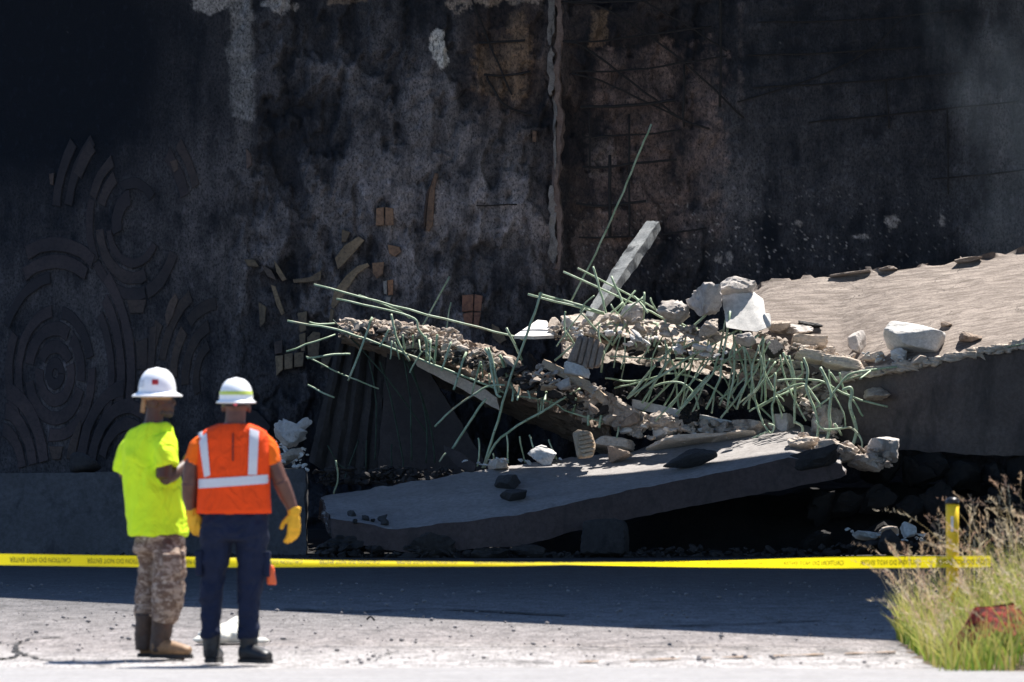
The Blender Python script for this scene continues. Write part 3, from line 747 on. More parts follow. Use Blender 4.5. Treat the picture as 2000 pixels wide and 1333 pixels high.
# ------------------------------------------------------------------ barrier at the foot of the wall
st = []
for x, t in ((-1200, 925), (-300, 925), (0, 926), (250, 922), (440, 921), (598, 915)):
    a = [P(x, t, 75.1), P(x, t + 40, 75.05), P(x, 1086, 74.7), P(x, 1086, 75.75), P(x, t, 75.5)]
    st.append([a[0], a[2], a[3], a[4]])
bar_o = slab('concrete_barrier', st, 'barrier', 'low grey concrete barrier along the foot of the blackened wall', 'barrier', ds=0.06, amp=(0.008, 0.004, 0.01, 0.0, 0.03), seed=2, freq=5)
chunk('concrete_chunk', 560, 848, 75.3, 82, 58, 0.4, 11, 'concrete', 'rough grey chunk resting on the barrier behind the orange vest worker', roll=-18, rough=0.12, extra=8)
chunk('concrete_chunk', 588, 832, 75.2, 30, 36, 0.2, 12, 'concrete', 'small pale chunk leaning on the big chunk above the barrier end', roll=35)
chunk('concrete_chunk', 563, 893, 75.25, 66, 24, 0.3, 14, 'fracture', 'narrow splinter of concrete lying tilted on the barrier end', roll=-28)
chunk('concrete_chunk', 160, 906, 75.3, 76, 40, 0.35, 15, 'sooty', 'smoke-blackened rounded lump on the barrier left of the workers', rough=0.03, sharp=5, roll=8)

# ------------------------------------------------------------------ lower fallen slab (A)
stA = [S((640, 1012), (655, 1058), 73.9, 75.3, bt=(626, 968), bb=(626, 1010)),
       S((775, 1034), (800, 1082), 73.75, 75.35, bt=(770, 948), bb=(770, 1000)),
       S((1000, 1008), (1010, 1068), 73.85, 75.5, bt=(960, 916), bb=(960, 980)),
       S((1230, 958), (1232, 1012), 74.1, 76.0, bt=(1235, 880), bb=(1235, 930)),
       S((1400, 925), (1405, 980), 74.25, 76.0, bt=(1400, 852), bb=(1400, 905)),
       S((1540, 895), (1560, 950), 74.4, 76.0, bt=(1545, 828), bb=(1545, 880)),
       S((1640, 905), (1650, 932), 74.6, 75.9, bt=(1625, 842), bb=(1625, 890))]
def on_slab(st, px, py, lift=0.0):
    """distance of the top surface of a slab at a photo pixel"""
    def pr(p): return 1000 + p[0] * F / p[1], 666.5 + (CZ - p[2]) * F / p[1]
    fx = [(*pr(s[0]), s[0][1]) for s in st]; bx = [(*pr(s[3]), s[3][1]) for s in st]
    fy = np.interp(px, [q[0] for q in fx], [q[1] for q in fx]); fY = np.interp(px, [q[0] for q in fx], [q[2] for q in fx])
    by = np.interp(px, [q[0] for q in bx], [q[1] for q in bx]); bY = np.interp(px, [q[0] for q in bx], [q[2] for q in bx])
    t = np.clip((py - fy) / (by - fy), -0.1, 1.0)
    return float(1 / ((1 - t) / fY + t / bY)) - lift
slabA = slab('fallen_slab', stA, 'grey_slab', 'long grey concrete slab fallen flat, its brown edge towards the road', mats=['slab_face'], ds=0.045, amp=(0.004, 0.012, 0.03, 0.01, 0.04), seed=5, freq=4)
# crumbled patches on its front edge
for px, py, w, h, sd, mt in ((1090, 1035, 150, 52, 3, 'sooty'), (1580, 905, 130, 44, 4, 'sooty'), (905, 1060, 120, 40, 6, 'sooty'), (700, 1040, 120, 46, 7, 'sooty')):
    chunk('broken_edge', px, py, 74.22 if px < 1200 else 74.6, w, h, 0.5, sd, mt, None, roll=-12 if px > 1000 else 8, rough=0.1, parent=slabA)
for pts in ([(989, 848), (991, 870), (993, 905)], [(1015, 853), (1018, 875), (1026, 904)], [(1034, 850), (1042, 875)], [(1072, 859), (1078, 875), (1087, 897)], [(934, 856), (936, 880), (932, 912)], [(963, 886), (964, 905)], [(656, 900), (660, 935), (652, 965)], [(871, 885), (858, 902)]):
    bar(pts, 75.75, slabA, 0.010)

# ------------------------------------------------------------------ upturned slab (B): ragged lit edge running down to the right
stB = []
for x, t, b, yf in ((664, 634, 656, 75.95), (730, 628, 672, 75.9), (800, 636, 690, 75.85), (880, 652, 716, 75.8), (960, 678, 752, 75.75), (1030, 714, 780, 75.7), (1110, 752, 812, 75.65), (1190, 800, 850, 75.6)):
    yf += 0.6
    s = S((x, t), (x + 4, b), yf, yf + 1.7, rise=-0.25)
    s[0] = s[0] + Vector((0, 0.30, 0))        # the broken face leans back and catches the sun
    stB.append(s)
slabB = slab('upturned_slab', stB, 'rust_brown', 'broken deck slab tipped up, ragged sunlit edge sloping down to the right', mats=['rust_brown'], ds=0.022, amp=(0.03, 0.055, 0.02, 0.02, 0.03), seed=9, freq=7, lump=2.0)
BB = slabB
for pts, Y, r in (
    ([(613, 556), (800, 606), (990, 654), (1022, 664)], 75.75, .012), ([(657, 584), (798, 618), (818, 645), (849, 681)], 75.62, .012), ([(700, 576), (775, 606), (800, 622)], 75.8, .008),
    ([(561, 627), (658, 645), (784, 688), (955, 755), (985, 768)], 75.5, .013), ([(653, 632), (622, 634), (604, 630)], 75.6, .011), ([(559, 687), (655, 654)], 75.85, .011),
    ([(600, 700), (640, 694), (684, 692)], 75.45, .013), ([(598, 697), (654, 725), (740, 760)], 75.8, .009), ([(601, 752), (653, 777)], 75.8, .010), ([(727, 620), (704, 684), (680, 744)], 75.45, .013),
    ([(764, 614), (770, 640), (775, 662), (800, 706)], 75.5, .014), ([(878, 541), (824, 640), (787, 714), (732, 820), (715, 876)], 75.9, .011), ([(881, 591), (864, 680), (852, 737), (862, 848)], 75.95, .009),
    ([(831, 657), (834, 702)], 75.42, .017), ([(854, 654), (848, 714)], 75.42, .014), ([(881, 668), (862, 725)], 75.42, .013), ([(911, 688), (886, 762)], 75.40, .014), ([(939, 707), (921, 774)], 75.40, .012),
    ([(948, 680), (956, 702), (969, 765), (978, 777)], 75.38, .017), ([(954, 680), (962, 704), (975, 768)], 75.36, .015), ([(976, 694), (995, 745), (1006, 768)], 75.38, .017), ([(1057, 571), (1030, 650), (995, 748), (972, 822), (949, 896), (942, 915)], 75.35, .015),
    ([(989, 641), (1009, 680), (1025, 720)], 75.5, .015), ([(849, 834), (892, 794), (949, 758), (986, 752)], 75.4, .012), ([(882, 879), (915, 828), (949, 779)], 75.38, .015), ([(946, 915), (978, 856), (1090, 785), (1134, 759)], 75.3, .014),
    ([(741, 705), (761, 768), (784, 882), (786, 915)], 76.15, .010), ([(787, 691), (801, 777), (804, 900)], 76.1, .010), ([(792, 705), (824, 777), (846, 856), (849, 905)], 76.1, .011), ([(798, 700), (820, 768), (834, 840), (832, 905)], 76.12, .010),
    ([(721, 705), (735, 790), (732, 899)], 76.15, .009), ([(650, 625), (752, 734), (835, 848)], 76.0, .009), ([(640, 870), (660, 905), (690, 925)], 76.2, .008), ([(700, 860), (680, 915), (672, 940)], 76.2, .008), ([(716, 860), (714, 925)], 76.2, .009), ([(765, 868), (764, 915)], 76.2, .009),
    ([(1006, 773), (1080, 787), (1112, 805), (1206, 831)], 75.35, .010), ([(1045, 766), (1070, 770), (1100, 776)], 75.35, .010),
    ([(1125, 778), (1119, 809)], 75.3, .016), ([(1067, 766), (1062, 784)], 75.3, .015), ([(1149, 811), (1149, 832)], 75.3, .016), ([(1174, 811), (1170, 836)], 75.3, .016), ([(1031, 764), (1036, 780)], 75.3, .013), ([(1208, 834), (1205, 856)], 75.3, .011), ([(1003, 762), (1000, 784)], 75.32, .014), ([(1014, 756), (1010, 782)], 75.3, .012)):
    if pts[0] in ((878, 541), (881, 591)): bar(pts, 78.3, BB, r, 77.6); continue
    if Y >= 75.99: bar(pts, Y + 0.56, BB, r, None, 'shaded_rebar'); continue
    bar(pts, Y + 0.56, BB, r)

# the box of dark panels it once capped
ps = []
for k in range(15):
    t = k / 14; x0 = 662 + 92 * t; x1 = 604 + 133 * t
    ps.append(S((x0, 652 + 38 * t), (x1, 902 + 40 * min(1, t * 2)), 77.1 + 0.028 * math.cos(k * 2.1) + 0.012 * math.sin(k * 5), 77.4))
slab('standing_panel', ps, 'sooty', 'dark ribbed upright panel under the left end of the tipped slab', 'concrete panel', ds=0.05, amp=(0.01, 0.012, 0.01, 0.01, 0.01), seed=3)
slab('standing_panel', [S((756, 684), (736, 940), 76.95, 77.15), S((806, 690), (860, 935), 76.93, 77.15), S((826, 706), (955, 915), 76.9, 77.1)], 'panel', 'brownish upright panel with a slanted side behind hanging bars', 'concrete panel', ds=0.06, amp=(0.01, 0.005, 0.01, 0.01, 0.012), seed=4)
slab('concrete_ledge', [S((800, 690), (815, 716), 76.6, 76.9), S((880, 728), (905, 762), 76.5, 76.8), S((940, 756), (950, 788), 76.4, 76.7), S((972, 778), (976, 802), 76.35, 76.6)], 'tan_plate', 'tan concrete ledge slanting below the ragged slab edge', 'concrete beam', ds=0.04, amp=(0.006, 0.004, 0.01, 0.006, 0.012), seed=6)
slab('concrete_fragment', [S((868, 872), (868, 884), 75.85, 76.1), S((900, 884), (894, 912), 75.8, 76.0), S((930, 908), (926, 924), 75.75, 75.95)], 'panel', 'thin dark wedge of concrete leaning at the panel foot', 'concrete chunk', ds=0.03, amp=(0.004, 0.006, 0.006, 0.006, 0.01), seed=6)

# ------------------------------------------------------------------ centre deck slab (D) hanging over the hollow
stD = []
for x, t, b, yf in ((1100, 655, 700, 76.1), (1180, 650, 706, 76.0), (1260, 662, 716, 75.9), (1340, 676, 722, 75.8), (1420, 690, 738, 75.75), (1500, 706, 752, 75.7), (1580, 735, 790, 75.6), (1640, 760, 830, 75.55)):
    yf += float(np.interp(x, [1100, 1420, 1500, 1580, 1640], [0.55, 0.6, 0.6, 0.55, 0.5]))
    s = S((x, t), (x, b), yf, 77.8, rise=0.2); s[0] = s[0] + Vector((0, 0.25, 0)); stD.append(s)
slabD = slab('hanging_slab', stD, 'fracture', 'cracked deck slab over the dark hollow with green bars hanging off', mats=['fracture'], ds=0.026, amp=(0.035, 0.04, 0.02, 0.02, 0.03), seed=13, freq=6, lump=1.5)
DB = slabD
for pts, Y, r in (
    ([(1031, 575), (1182, 614), (1208, 617), (1285, 634)], 75.8, .013), ([(1052, 574), (1120, 592), (1180, 612)], 75.85, .011), ([(1100, 531), (1257, 602), (1314, 631), (1388, 662)], 75.9, .012), ([(1128, 524), (1242, 583), (1359, 648)], 76.0, .011),
    ([(1272, 243), (1232, 340), (1190, 440), (1150, 520), (1115, 590)], 76.3, .012), ([(1158, 521), (1170, 560), (1182, 605), (1185, 625)], 75.9, .013), ([(1194, 540), (1216, 590), (1237, 631)], 75.8, .013), ([(1257, 580), (1210, 622), (1165, 660)], 75.75, .011),
    ([(1217, 591), (1150, 650), (1083, 705)], 75.7, .013), ([(1241, 568), (1177, 648)], 75.85, .011), ([(1258, 571), (1257, 620), (1248, 668)], 75.65, .013), ([(1285, 631), (1277, 677)], 75.65, .013), ([(1211, 625), (1196, 660), (1182, 688), (1174, 728)], 75.65, .014),
    ([(1225, 628), (1196, 676)], 75.62, .013), ([(1230, 600), (1224, 650)], 75.7, .011), ([(1270, 582), (1280, 606)], 75.9, .010),
    ([(1408, 585), (1345, 648), (1285, 708), (1225, 779)], 75.5, .015), ([(1482, 654), (1391, 728), (1328, 799)], 75.4, .015), ([(1413, 645), (1342, 677), (1314, 697), (1285, 736), (1254, 788)], 75.45, .014), ([(1442, 645), (1354, 694), (1279, 742), (1225, 779)], 75.42, .014),
    ([(1422, 611), (1399, 708), (1382, 742), (1320, 810)], 75.4, .013), ([(1426, 608), (1410, 708), (1405, 742), (1379, 800)], 75.36, .014), ([(1436, 657), (1433, 736), (1419, 799)], 75.36, .014), ([(1445, 640), (1456, 705), (1456, 748), (1439, 800)], 75.34, .014),
    ([(1449, 668), (1468, 720), (1462, 800)], 75.34, .015), ([(1489, 664), (1469, 718), (1475, 777), (1491, 832)], 75.3, .013), ([(1489, 657), (1493, 720), (1495, 785)], 75.32, .014), ([(1191, 697), (1285, 701), (1420, 703), (1550, 705)], 75.5, .009),
    ([(1182, 739), (1237, 745), (1302, 731), (1342, 734), (1394, 759), (1439, 800)], 75.6, .011), ([(1200, 759), (1245, 748), (1290, 734)], 75.6, .010), ([(1268, 759), (1302, 748), (1334, 751), (1356, 771), (1365, 800)], 75.5, .013), ([(1479, 799), (1550, 759)], 75.3, .010),
    ([(1514, 728), (1513, 777), (1508, 793), (1512, 830)], 75.25, .014), ([(1518, 744), (1549, 742), (1600, 744), (1637, 763), (1674, 779), (1734, 795)], 75.1, .012), ([(1530, 689), (1545, 728), (1553, 769), (1551, 828)], 75.25, .015), ([(1541, 695), (1551, 738), (1554, 773)], 75.2, .014),
    ([(1569, 699), (1577, 724), (1575, 761), (1590, 800), (1598, 826), (1596, 861)], 75.15, .016), ([(1602, 718), (1616, 748), (1623, 771), (1619, 806), (1621, 835), (1614, 861)], 75.1, .018), ([(1621, 728), (1635, 746)], 75.2, .013), ([(1752, 717), (1697, 724), (1656, 734), (1631, 763), (1621, 781)], 75.15, .013),
    ([(1646, 763), (1660, 758), (1664, 768), (1660, 793), (1668, 822), (1672, 845), (1662, 888)], 75.0, .021), ([(1516, 769), (1555, 752), (1577, 756), (1604, 797)], 75.2, .012), ([(1463, 804), (1518, 775), (1573, 754)], 75.25, .011), ([(1516, 775), (1532, 804)], 75.25, .012), ([(1590, 800), (1623, 777)], 75.1, .012),
    ([(1592, 822), (1610, 839), (1635, 839), (1664, 837), (1682, 863), (1680, 898)], 74.98, .013), ([(1553, 824), (1567, 836), (1563, 861)], 75.0, .015), ([(1630, 828), (1644, 850)], 75.0, .013), ([(1492, 830), (1506, 846), (1512, 832), (1500, 828)], 75.05, .012), ([(1485, 850), (1500, 842), (1470, 856)], 75.0, .010),
    ([(1335, 690), (1338, 745), (1330, 800)], 75.75, .010), ([(1306, 650), (1300, 700), (1296, 780)], 76.0, .009), ([(1220, 702), (1214, 740), (1206, 770)], 76.0, .008), ([(1395, 770), (1390, 808)], 75.6, .010), ([(1376, 742), (1362, 786), (1352, 806)], 75.5, .012)):
    if pts[0] == (1272, 243): bar(pts, 78.55, DB, 0.012, 77.95); continue
    bar(pts, Y + (0.45 if pts[0][0] < 1500 else 0.32), DB, r)
rq = np.random.RandomState(77)
for k in range(40):                     # the rest of the drooping mesh
    if k < 26:
        x0 = rq.uniform(1290, 1640); y0 = 650 + max(0, x0 - 1420) * 0.36 + rq.uniform(-14, 26); dx = rq.normal(-10, 52); y1 = rq.uniform(770, 838)
        pts = [(x0, y0), (x0 + dx * 0.2 + rq.normal(0, 6), y0 + (y1 - y0) * 0.35), (x0 + dx * 0.6 + rq.normal(0, 7), y0 + (y1 - y0) * 0.7), (x0 + dx, y1)]
    else:
        x0 = rq.uniform(1100, 1300); y0 = rq.uniform(560, 660); a = rq.uniform(-0.9, 0.9); L = rq.uniform(40, 110)
        pts = [(x0, y0), (x0 + L * 0.5 * math.sin(a) + rq.normal(0, 4), y0 + L * 0.5 * math.cos(a)), (x0 + L * math.sin(a), y0 + L * math.cos(a))]
    bar(pts, (75.95 if x0 < 1480 else 75.6) + rq.uniform(-0.12, 0.25), DB, rq.uniform(.008, .0125))
for k in range(16):                     # and stubs along the ragged slab edge
    t = rq.uniform(); x0 = 700 + 440 * t; y0 = 640 + 160 * t ** 1.4 + rq.uniform(-14, 20)
    bar([(x0, y0), (x0 + rq.normal(0, 10), y0 + rq.uniform(20, 50))], 75.98 + rq.uniform(-.05, .1), BB, rq.uniform(.008, .012))
for x, y in ((1314, 697), (1391, 730), (1433, 736), (1456, 752), (1405, 744), (1285, 712), (1475, 770), (1462, 764), (1491, 790), (1575, 735), (1553, 770)):
    v, f = tube([P(x - 1, y - 5, 75.82), P(x + 1, y + 5, 75.82)], 0.024, 8); mk('tie_collar', v, f, M['burnt_bar'], DB)

# ------------------------------------------------------------------ right-hand deck slab (E), sunlit top and dark brown face
stE = [S((1470, 668), (1470, 760), 76.2, 77.4, bt=(1468, 572), bb=(1468, 700)),
       S((1530, 690), (1540, 800), 76.12, 77.4, bt=(1500, 552), bb=(1530, 740)),
       S((1580, 712), (1590, 830), 76.02, 77.4, bt=(1560, 543), bb=(1560, 740)),
       S((1645, 738), (1650, 862), 75.85, 77.4, bt=(1640, 538), bb=(1640, 760)),
       S((1760, 716), (1765, 880), 75.6, 77.4, bt=(1740, 526), bb=(1740, 760)),
       S((1880, 694), (1880, 888), 75.35, 77.45, bt=(1870, 512), bb=(1870, 760)),
       S((2000, 672), (2000, 892), 75.3, 77.5, bt=(2000, 492), bb=(2000, 760)),
       S((2200, 640), (2200, 890), 75.25, 77.5, bt=(2200, 460), bb=(2200, 760)),
       S((2700, 560), (2700, 870), 75.2, 77.6, bt=(2700, 390), bb=(2700, 740))]
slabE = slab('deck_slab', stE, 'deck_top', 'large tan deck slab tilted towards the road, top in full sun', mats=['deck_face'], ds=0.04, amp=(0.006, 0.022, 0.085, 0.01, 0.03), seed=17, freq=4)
# light chipped lip along its front edge
lip = MB()
rr = np.random.RandomState(3)
for k in range(260):
    x = rr.uniform(1640, 2060); y = 738 + (x - 1645) * (672 - 738) / 355
    v, f = rock_vf((rr.uniform(.04, .20), rr.uniform(.08, .2), rr.uniform(.02, .075)), 900 + k, 1, 0.05)
    v = v @ rotm(rr.uniform(-12, 12), rr.uniform(-10, 20), rr.uniform(0, 90)).T + np.array(P(x, y + rr.uniform(-5, 7), float(np.interp(x, [1640, 1760, 1880, 2000], [75.83, 75.58, 75.36, 75.31])))); lip.add(v, f)
o = lip.build('chipped_lip', M['tan_plate'], slabE); o['kind'] = 'stuff'
for pts, r in (([(1652, 742), (1700, 728), (1760, 716), (1880, 694), (2020, 668)], .010), ([(1690, 730), (1706, 722), (1680, 740)], .011)):
    bar(pts, 75.72, slabE, r, 75.2)
# loose flakes at its back edge
for px, py, w, h, sd, l in ((1660, 536, 84, 12, 1, 'curled tan flake standing at the back edge of the tan slab'), (1732, 526, 44, 12, 2, 'short tan flake at the back edge of the tan slab'), (1890, 509, 60, 11, 3, 'dark-streaked flake at the far right back edge of the tan slab')):
    chunk('concrete_flake', px, py, 77.38, w, h, 0.16, 60 + sd, 'deck_top', l, 'concrete flake', roll=-8, rough=0.08, sharp=20)

# ------------------------------------------------------------------ leaning beam behind the pile
a, b2 = P(1152, 622, 76.7), P(1278, 440, 77.7)
ax = (b2 - a).normalized(); side = ax.cross(Vector((0, 1, 0))).normalized(); dp = ax.cross(side)
ca, sa = math.cos(0.75), math.sin(0.75); side, dp = side * ca + dp * sa, dp * ca - side * sa
def sec(c, w, d): return [c - side * w - dp * d, c + side * w - dp * d, c + side * w + dp * d, c - side * w + dp * d]
stL = [sec(a + (b2 - a) * t, 0.028 + 0.028 * math.sin(min(t, 1) * 2.4), 0.045 + 0.03 * math.sin(min(t, 1) * 2.4)) for t in (0, 0.15, 0.3, 0.45, 0.6, 0.75, 0.9, 1.0)]
M['leaning'] = concrete('scorched_pale_beam', (0.40, 0.41, 0.40), (0.20, 0.215, 0.225), (0.05, 0.055, 0.06), scale=2.2, bumpd=0.02, stain_at=(0.5, 0.64))
slab('leaning_beam', stL, 'leaning', 'pale scorched beam leaning against the wall behind the rubble', 'concrete beam', ds=0.03, amp=(0.008, 0.014, 0.01, 0.008, 0.015), seed=2, freq=8)

# ------------------------------------------------------------------ single chunks that can be picked out
C = chunk
wb = []
for x0, x1, t, bt in ((1412, 1420, 580, 640), (1440, 1452, 572, 646), (1468, 1478, 574, 648), (1490, 1500, 590, 640)):
    q = S((x0, t), (x1, bt), 75.72, 76.2, bt=(x0 + 2, t - 6), bb=(x1, bt - 4)); q[0] = q[0] + Vector((0, 0.26, 0)); q[3] = q[3] + Vector((0, 0.1, 0)); wb.append(q)
slab('concrete_block', wb, 'pale_smooth', 'white squared block carrying a grey rock, left of the tan slab', 'concrete chunk', ds=0.03, amp=(0.012, 0.008, 0.012, 0.012, 0.014), seed=8, freq=5)
C('concrete_chunk', 1440, 562, 76.05, 78, 36, 0.36, 22, 'concrete', 'grey rock lying on top of the white squared block', roll=4, rough=0.08)
C('concrete_chunk', 1499, 628, 75.6, 16, 30, 0.12, 23, 'pale_smooth', 'small white piece beside the right side of the white block', roll=-10)
C('concrete_chunk', 1382, 592, 75.85, 84, 62, 0.45, 24, 'concrete', 'rough brown-grey boulder against the left of the white block', rough=0.12, extra=8)
C('concrete_chunk', 1318, 612, 75.95, 76, 54, 0.4, 25, 'concrete', 'pitted pale boulder second left of the white block', rough=0.13, extra=8)
C('concrete_chunk', 1238, 612, 76.1, 64, 44, 0.35, 26, 'concrete', 'grey boulder half hidden by green bars below the leaning beam', rough=0.1)
C('concrete_chunk', 1386, 640, 75.65, 42, 32, 0.25, 27, 'fracture', 'small round brown lump below the rough boulder', rough=0.1)
C('concrete_chunk', 1114, 640, 76.2, 34, 52, 0.25, 28, 'concrete', 'upright grey chunk just right of the cream triangular plate', roll=-12, rough=0.1)
C('concrete_chunk', 1082, 634, 76.35, 26, 34, 0.2, 29, 'fracture', 'small dark chunk behind the tip of the cream plate')
C('concrete_chunk', 1148, 632, 76.3, 26, 40, 0.2, 30, 'concrete', 'narrow grey chunk at the foot of the leaning beam')
v = [P(1004, 656, 76.0), P(1050, 625, 76.45), P(1068, 627, 76.45), P(1082, 655, 76.05), P(1044, 657, 75.95)]
v = [np.array(p) for p in v]; n = len(v)
vv = v + [p - np.array((0, -0.02, 0.03)) for p in v]
o = mk('concrete_plate', vv, [tuple(range(n - 1, -1, -1)), tuple(range(n, 2 * n))] + [(k, (k + 1) % n, n + (k + 1) % n, n + k) for k in range(n)], M['pale_smooth'], None, False)
bm = bmesh.new(); bm.from_mesh(o.data); bmesh.ops.recalc_face_normals(bm, faces=bm.faces); bm.to_mesh(o.data); bm.free()
tag(o, 'cream triangular plate lying in the sun above the dark hollow', 'concrete plate')
# ribbed fragments
def ribbed(px, py, Y, w, h, roll, label, seed, nr=5, mat='rust_brown'):
    s = Y / F; base = empty('ribbed_fragment', P(px, py + h / 2, Y))
    tag(base, label, 'concrete fragment')
    R = rotm(-12, roll, 0); c = np.array(P(px, py, Y))
    v, f = rock_vf((w * s, 0.12, h * s), seed, 4, 0.04, 6, 22, 0.3)
    mk('core', v @ R.T + c, f, M[mat], base)
    for k in range(nr):
        u = (k + 0.5) / nr - 0.5
        hh = h * s * 0.78 * (1 - abs(u) * 0.7)
        v, f = rock_vf((w * s * 0.72 / nr, 0.05, hh), seed + k + 1, 3, 0.03, 2, 24, 0.06)
        mk('rib', (v + np.array((u * w * s * 0.8, -0.06, 0))) @ R.T + c, f, M[mat], base)
ribbed(1148, 692, 75.55, 74, 92, 14, 'brown ribbed fragment standing upright in the middle of the rubble', 310)
ribbed(1142, 868, 75.2, 62, 46, 78, 'tan ribbed fragment low on the pile beside a flat rock', 330, 6, 'wood')
C('concrete_chunk', 1130, 724, 75.45, 64, 30, 0.2, 32, 'white_conc', 'white rock at the foot of the upright ribbed fragment', roll=28)
C('concrete_chunk', 1103, 752, 75.4, 38, 34, 0.2, 33, 'concrete', 'rounded grey rock under the long tan plank')
C('concrete_chunk', 1072, 757, 75.4, 34, 12, 0.15, 34, 'wood', 'small tan splinter lying flat among green stubs', roll=-4)
C('concrete_chunk', 1160, 800, 75.3, 28, 22, 0.12, 35, 'rust_brown', 'small brown square flake amid the green stubs', roll=30, sharp=30)
slab('timber_plank', [S((1062, 702), (1058, 716), 75.55, 75.8), S((1112, 726), (1108, 742), 75.5, 75.75), S((1150, 746), (1146, 764), 75.45, 75.7), S((1182, 772), (1176, 788), 75.4, 75.6)], 'wood', 'splintered tan plank lying diagonally through the rubble centre', 'plank', ds=0.03, amp=(0.01, 0.014, 0.01, 0.01, 0.02), seed=3, freq=9)
slab('rubble_ridge', [S((1150, 762), (1146, 800), 75.9, 76.3), S((1190, 772), (1180, 826), 75.9, 76.25), S((1222, 790), (1215, 842), 75.9, 76.25), S((1258, 816), (1250, 856), 75.85, 76.2)], 'fracture', 'ragged brown ridge of broken concrete at the pile centre', 'concrete chunk', ds=0.022, amp=(0.05, 0.05, 0.03, 0.03, 0.04), seed=23, freq=9, lump=1.5)
C('concrete_chunk', 1232, 822, 75.8, 46, 22, 0.15, 36, 'rust_brown', 'brown wedge poking out of the ridge by the white kerb strip', roll=-32, sharp=30)
slab('kerb_strip', [S((1236, 780), (1236, 797), 76.15, 76.35), S((1310, 797), (1310, 814), 76.1, 76.3), S((1390, 815), (1390, 834), 76.05, 76.25), S((1462, 830), (1462, 846), 76.0, 76.2)], 'pale_smooth', 'long white kerb strip lying across the mouth of the hollow', 'kerb', ds=0.03, amp=(0.005, 0.006, 0.005, 0.005, 0.015), seed=3, freq=8)
C('charred_lump', 1346, 816, 76.0, 44, 46, 0.25, 37, 'soot_black', 'black charred lump sitting on the white kerb strip', 'charred lump', rough=0.22, extra=8)
C('concrete_chunk', 1292, 826, 75.95, 70, 46, 0.35, 38, 'fracture', 'lumpy tan chunk before the white kerb strip, left of the charred lump', rough=0.15, extra=8)
C('concrete_chunk', 1462, 836, 75.9, 74, 46, 0.35, 39, 'fracture', 'rough brown chunk at the right end of the white kerb strip', rough=0.13, extra=8)
C('concrete_chunk', 1531, 828, 75.85, 44, 50, 0.25, 40, 'concrete', 'pointed grey chunk among hanging bars at the slab corner', rough=0.06)
C('concrete_chunk', 1612, 822, 75.75, 76, 86, 0.5, 41, 'fracture', 'tall ragged chunk at the right end of the fallen slab', rough=0.13, extra=8)
C('concrete_chunk', 1724, 876, 75.1, 74, 52, 0.4, 42, 'concrete', 'grey boulder at the far right tip of the fallen slab', rough=0.07)
C('concrete_chunk', 1690, 904, 75.0, 84, 40, 0.4, 43, 'fracture', 'crumbling tan mass under the right tip boulder', rough=0.16, extra=8)
C('concrete_chunk', 1632, 886, 74.95, 100, 42, 0.5, 44, 'fracture', 'crumbling tan mass beneath the looped green bars', rough=0.14, extra=8)
C('concrete_chunk', 1560, 866, on_slab(stA, 1560, 876), 80, 26, 0.3, 45, 'tan_plate', 'low tan lump on the sunlit strip of the fallen slab', rough=0.1)
C('concrete_plate', 1345, 862, on_slab(stA, 1345, 871), 176, 22, 0.5, 46, 'tan_plate', 'long flat tan plate lying on the sunlit strip of the fallen slab', 'concrete plate', roll=-4, sharp=26)
C('concrete_plate', 1300, 846, on_slab(stA, 1300, 855), 66, 22, 0.3, 47, 'white_conc', 'short pale plate tilted above the long tan plate', 'concrete plate', roll=-22, sharp=26)
C('concrete_plate', 1430, 852, on_slab(stA, 1430, 858), 100, 16, 0.3, 48, 'tan_plate', 'thin pale plate right of the long tan plate', 'concrete plate', roll=-12, sharp=26)
C('concrete_plate', 1198, 868, on_slab(stA, 1198, 878), 88, 24, 0.4, 49, 'tan_plate', 'flat tan rock capping a dark stone on the fallen slab', 'concrete plate', roll=4, sharp=20)
C('concrete_chunk', 1202, 890, on_slab(stA, 1202, 904), 68, 34, 0.32, 50, 'rust_brown', 'dark brown stone under the flat tan rock', rough=0.07)
C('concrete_chunk', 1060, 890, on_slab(stA, 1060, 907), 58, 42, 0.28, 51, 'white_conc', 'white rock on the slab edge between short upright bars', roll=22, rough=0.08)
C('concrete_chunk', 975, 907, on_slab(stA, 975, 918), 46, 28, 0.25, 52, 'tan_plate', 'tan stone on the slab edge at the foot of the long bars', rough=0.06)
C('asphalt_lump', 1356, 897, on_slab(stA, 1356, 913), 126, 40, 0.3, 53, 'asphalt_lump', 'long dark asphalt lump lying slanted on the fallen slab', 'asphalt lump', roll=-17, rough=0.06, sharp=12)
C('asphalt_lump', 990, 942, on_slab(stA, 990, 955), 54, 32, 0.25, 54, 'asphalt_lump', 'dark squared lump on the slab, the upper of two', 'asphalt lump', roll=8)
C('asphalt_lump', 1005, 968, on_slab(stA, 1005, 978), 58, 26, 0.28, 55, 'asphalt_lump', 'flat dark lump on the slab, the lower of two', 'asphalt lump', roll=-4)
for k, (x, y, w) in enumerate(((686, 1004, 20), (714, 1012, 17), (744, 1014, 26), (752, 1022, 18), (694, 1018, 12), (728, 1016, 10))):
    C('asphalt_lump', x, y, on_slab(stA, x, y + 4), w, w * 0.75, 0.08, 70 + k, 'asphalt_lump', 'small dark lump in the cluster on the left end of the fallen slab', 'asphalt lump', sub=3, group='dark lumps on the left slab end')
